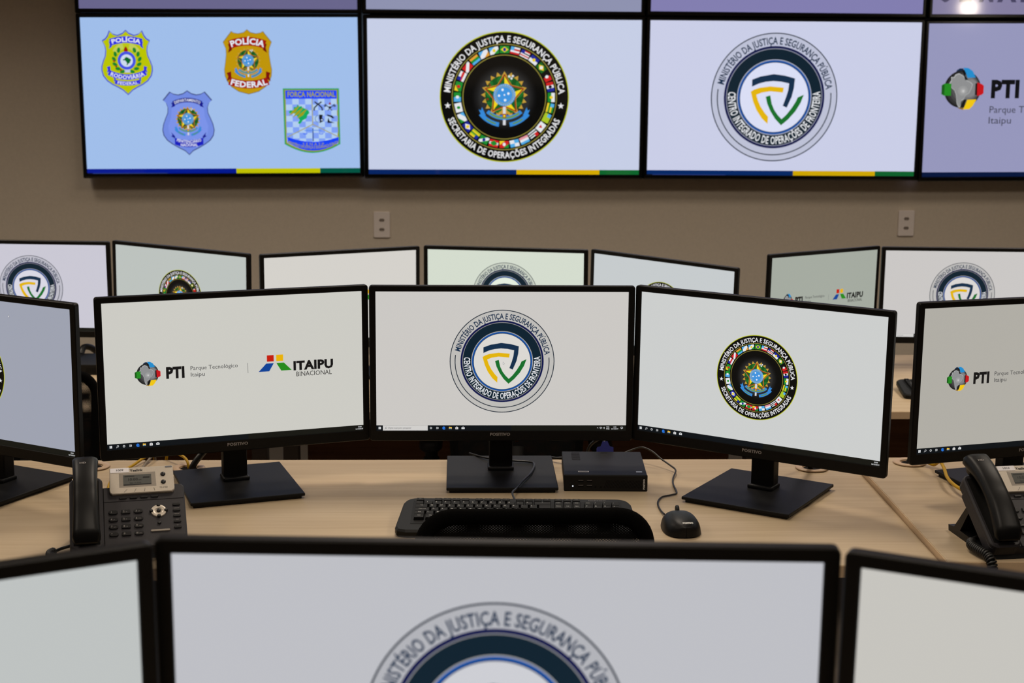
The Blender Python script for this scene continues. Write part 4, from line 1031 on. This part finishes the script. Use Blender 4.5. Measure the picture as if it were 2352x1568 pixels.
def chair(loc, rz, label):
    t = thing('office_chair', label, 'chair', loc, rz, 'black mesh office chairs')
    bend = lambda x, z: .45*x*x-.25*(z-.70)**2*(1 if z > .70 else -.2)
    def ringpts(w, h, r, y, cz, top=0.0):
        return [(p[0]*(1-.10*max(0, (.70-(cz+p[1]))/.2)), y+bend(p[0], cz+p[1])*-1*-1, cz+p[1]+(.004*math.cos(p[0]*30)-.004 if p[1] > h*.4 else 0)) for p in rrect(w, h, r, 10)]
    w, h, cz, y = .418, .43, .672, -.245
    b = MB()
    prof = [(0, .008), (.003, .003), (.010, .001), (.021, .002), (.026, .008), (.021, .013), (.010, .015), (.003, .013), (0, .008)]
    rings = []
    for ins, dy in prof: rings.append(ringpts(w-2*ins, h-2*ins-(.008 if ins > .014 else 0), max(.02, .085-ins), y+dy, cz))
    b.loft(rings, FABR, None, False, True); b.build('backrest_frame', t)
    for nm, m_, dy in (('backrest_mesh', NET, .007), ('backrest_mesh', NET2, .0135)):
        b = MB(); rings = []
        for q in (1, .9, .78, .64, .48, .32, .16, .03):
            rings.append([(p[0]*(1-.10*max(0, (.70-(cz+p[1]))/.2)), y+dy+bend(p[0], cz+p[1]), cz+p[1]) for p in [(a*q, c*q) for a, c in rrect(w-.034, h-.034, .068, 10)]])
        b.loft(rings, m_, None, False, True)
        b.build(nm, t)
    b = MB(); b.tube([(0, -.262, .66), (0, -.285, .56), (0, -.27, .47), (0, -.15, .425)], .022, CHPL); b.build('back_support', t)
    rings = []
    for z, s_, in ((.430, .86), (.436, .97), (.455, 1.0), (.478, .99), (.492, .92), (.496, .7)):
        rings.append([(p[0]*s_, p[1]*s_+.02, z-.03*max(0, (p[1]-.16))) for p in rrect(.48, .46, .10, 8)])
    b = MB(); b.loft(rings, FABR, None, True, True); b.build('seat', t)
    for sx in (-1, 1):
        b = MB(); b.tube([(sx*.20, -.02, .425), (sx*.255, -.02, .43), (sx*.262, -.02, .50), (sx*.262, -.02, .60)], .020, CHPL)
        b.lathe([(.030, 0), (.031, .03), (.024, .06)], CHPL, X((sx*.262, -.02, .50)), 16)
        a = b.build('arm_post', t)
        b = MB(); b.prism(rrect(.07, .24, .03), .60, .628, CHPL, .008, X((sx*.262, 0, 0))); b.build('arm_pad', t)
    b = MB(); b.lathe([(.028, .09), (.028, .25), (.020, .26), (.020, .41), (.06, .415), (.07, .43)], CHPL); b.build('gas_column', t)
    b = MB()
    b.lathe([(.045, .06), (.048, .10), (.035, .115)], CHPL)
    for k in range(5):
        a = 2*PI*k/5+.3; c_, s_ = math.cos(a), math.sin(a)
        b.tube([(.03*c_, .03*s_, .09), (.16*c_, .16*s_, .082), (.29*c_, .29*s_, .066)], lambda q: .022-.009*q, CHPL)
    b.build('star_base', t)
    for k in range(5):
        a = 2*PI*k/5+.3
        b = MB(X((.29*math.cos(a), .29*math.sin(a), .027), a+.6)); b.lathe([(.02, -.02), (.027, -.014), (.027, .014), (.02, .02)], CHPL, X((0, 0, 0), 0, PI/2), 20)
        b.tube([(0, 0, .02), (0, 0, .045)], .008, CHPL); b.build('caster', t)
    return t
c0 = chair((.124, 2.845, 0), .02, 'black mesh office chair pushed under the centre desk, in front of the keyboard')
dup(c0, (-1.286, 4.845, BF), .04, 'black mesh office chair behind the gap left of the globe logo monitor')
dup(c0, (.172, 4.82, BF), -.02, 'black office chair at the back row, under and behind the central monitor')
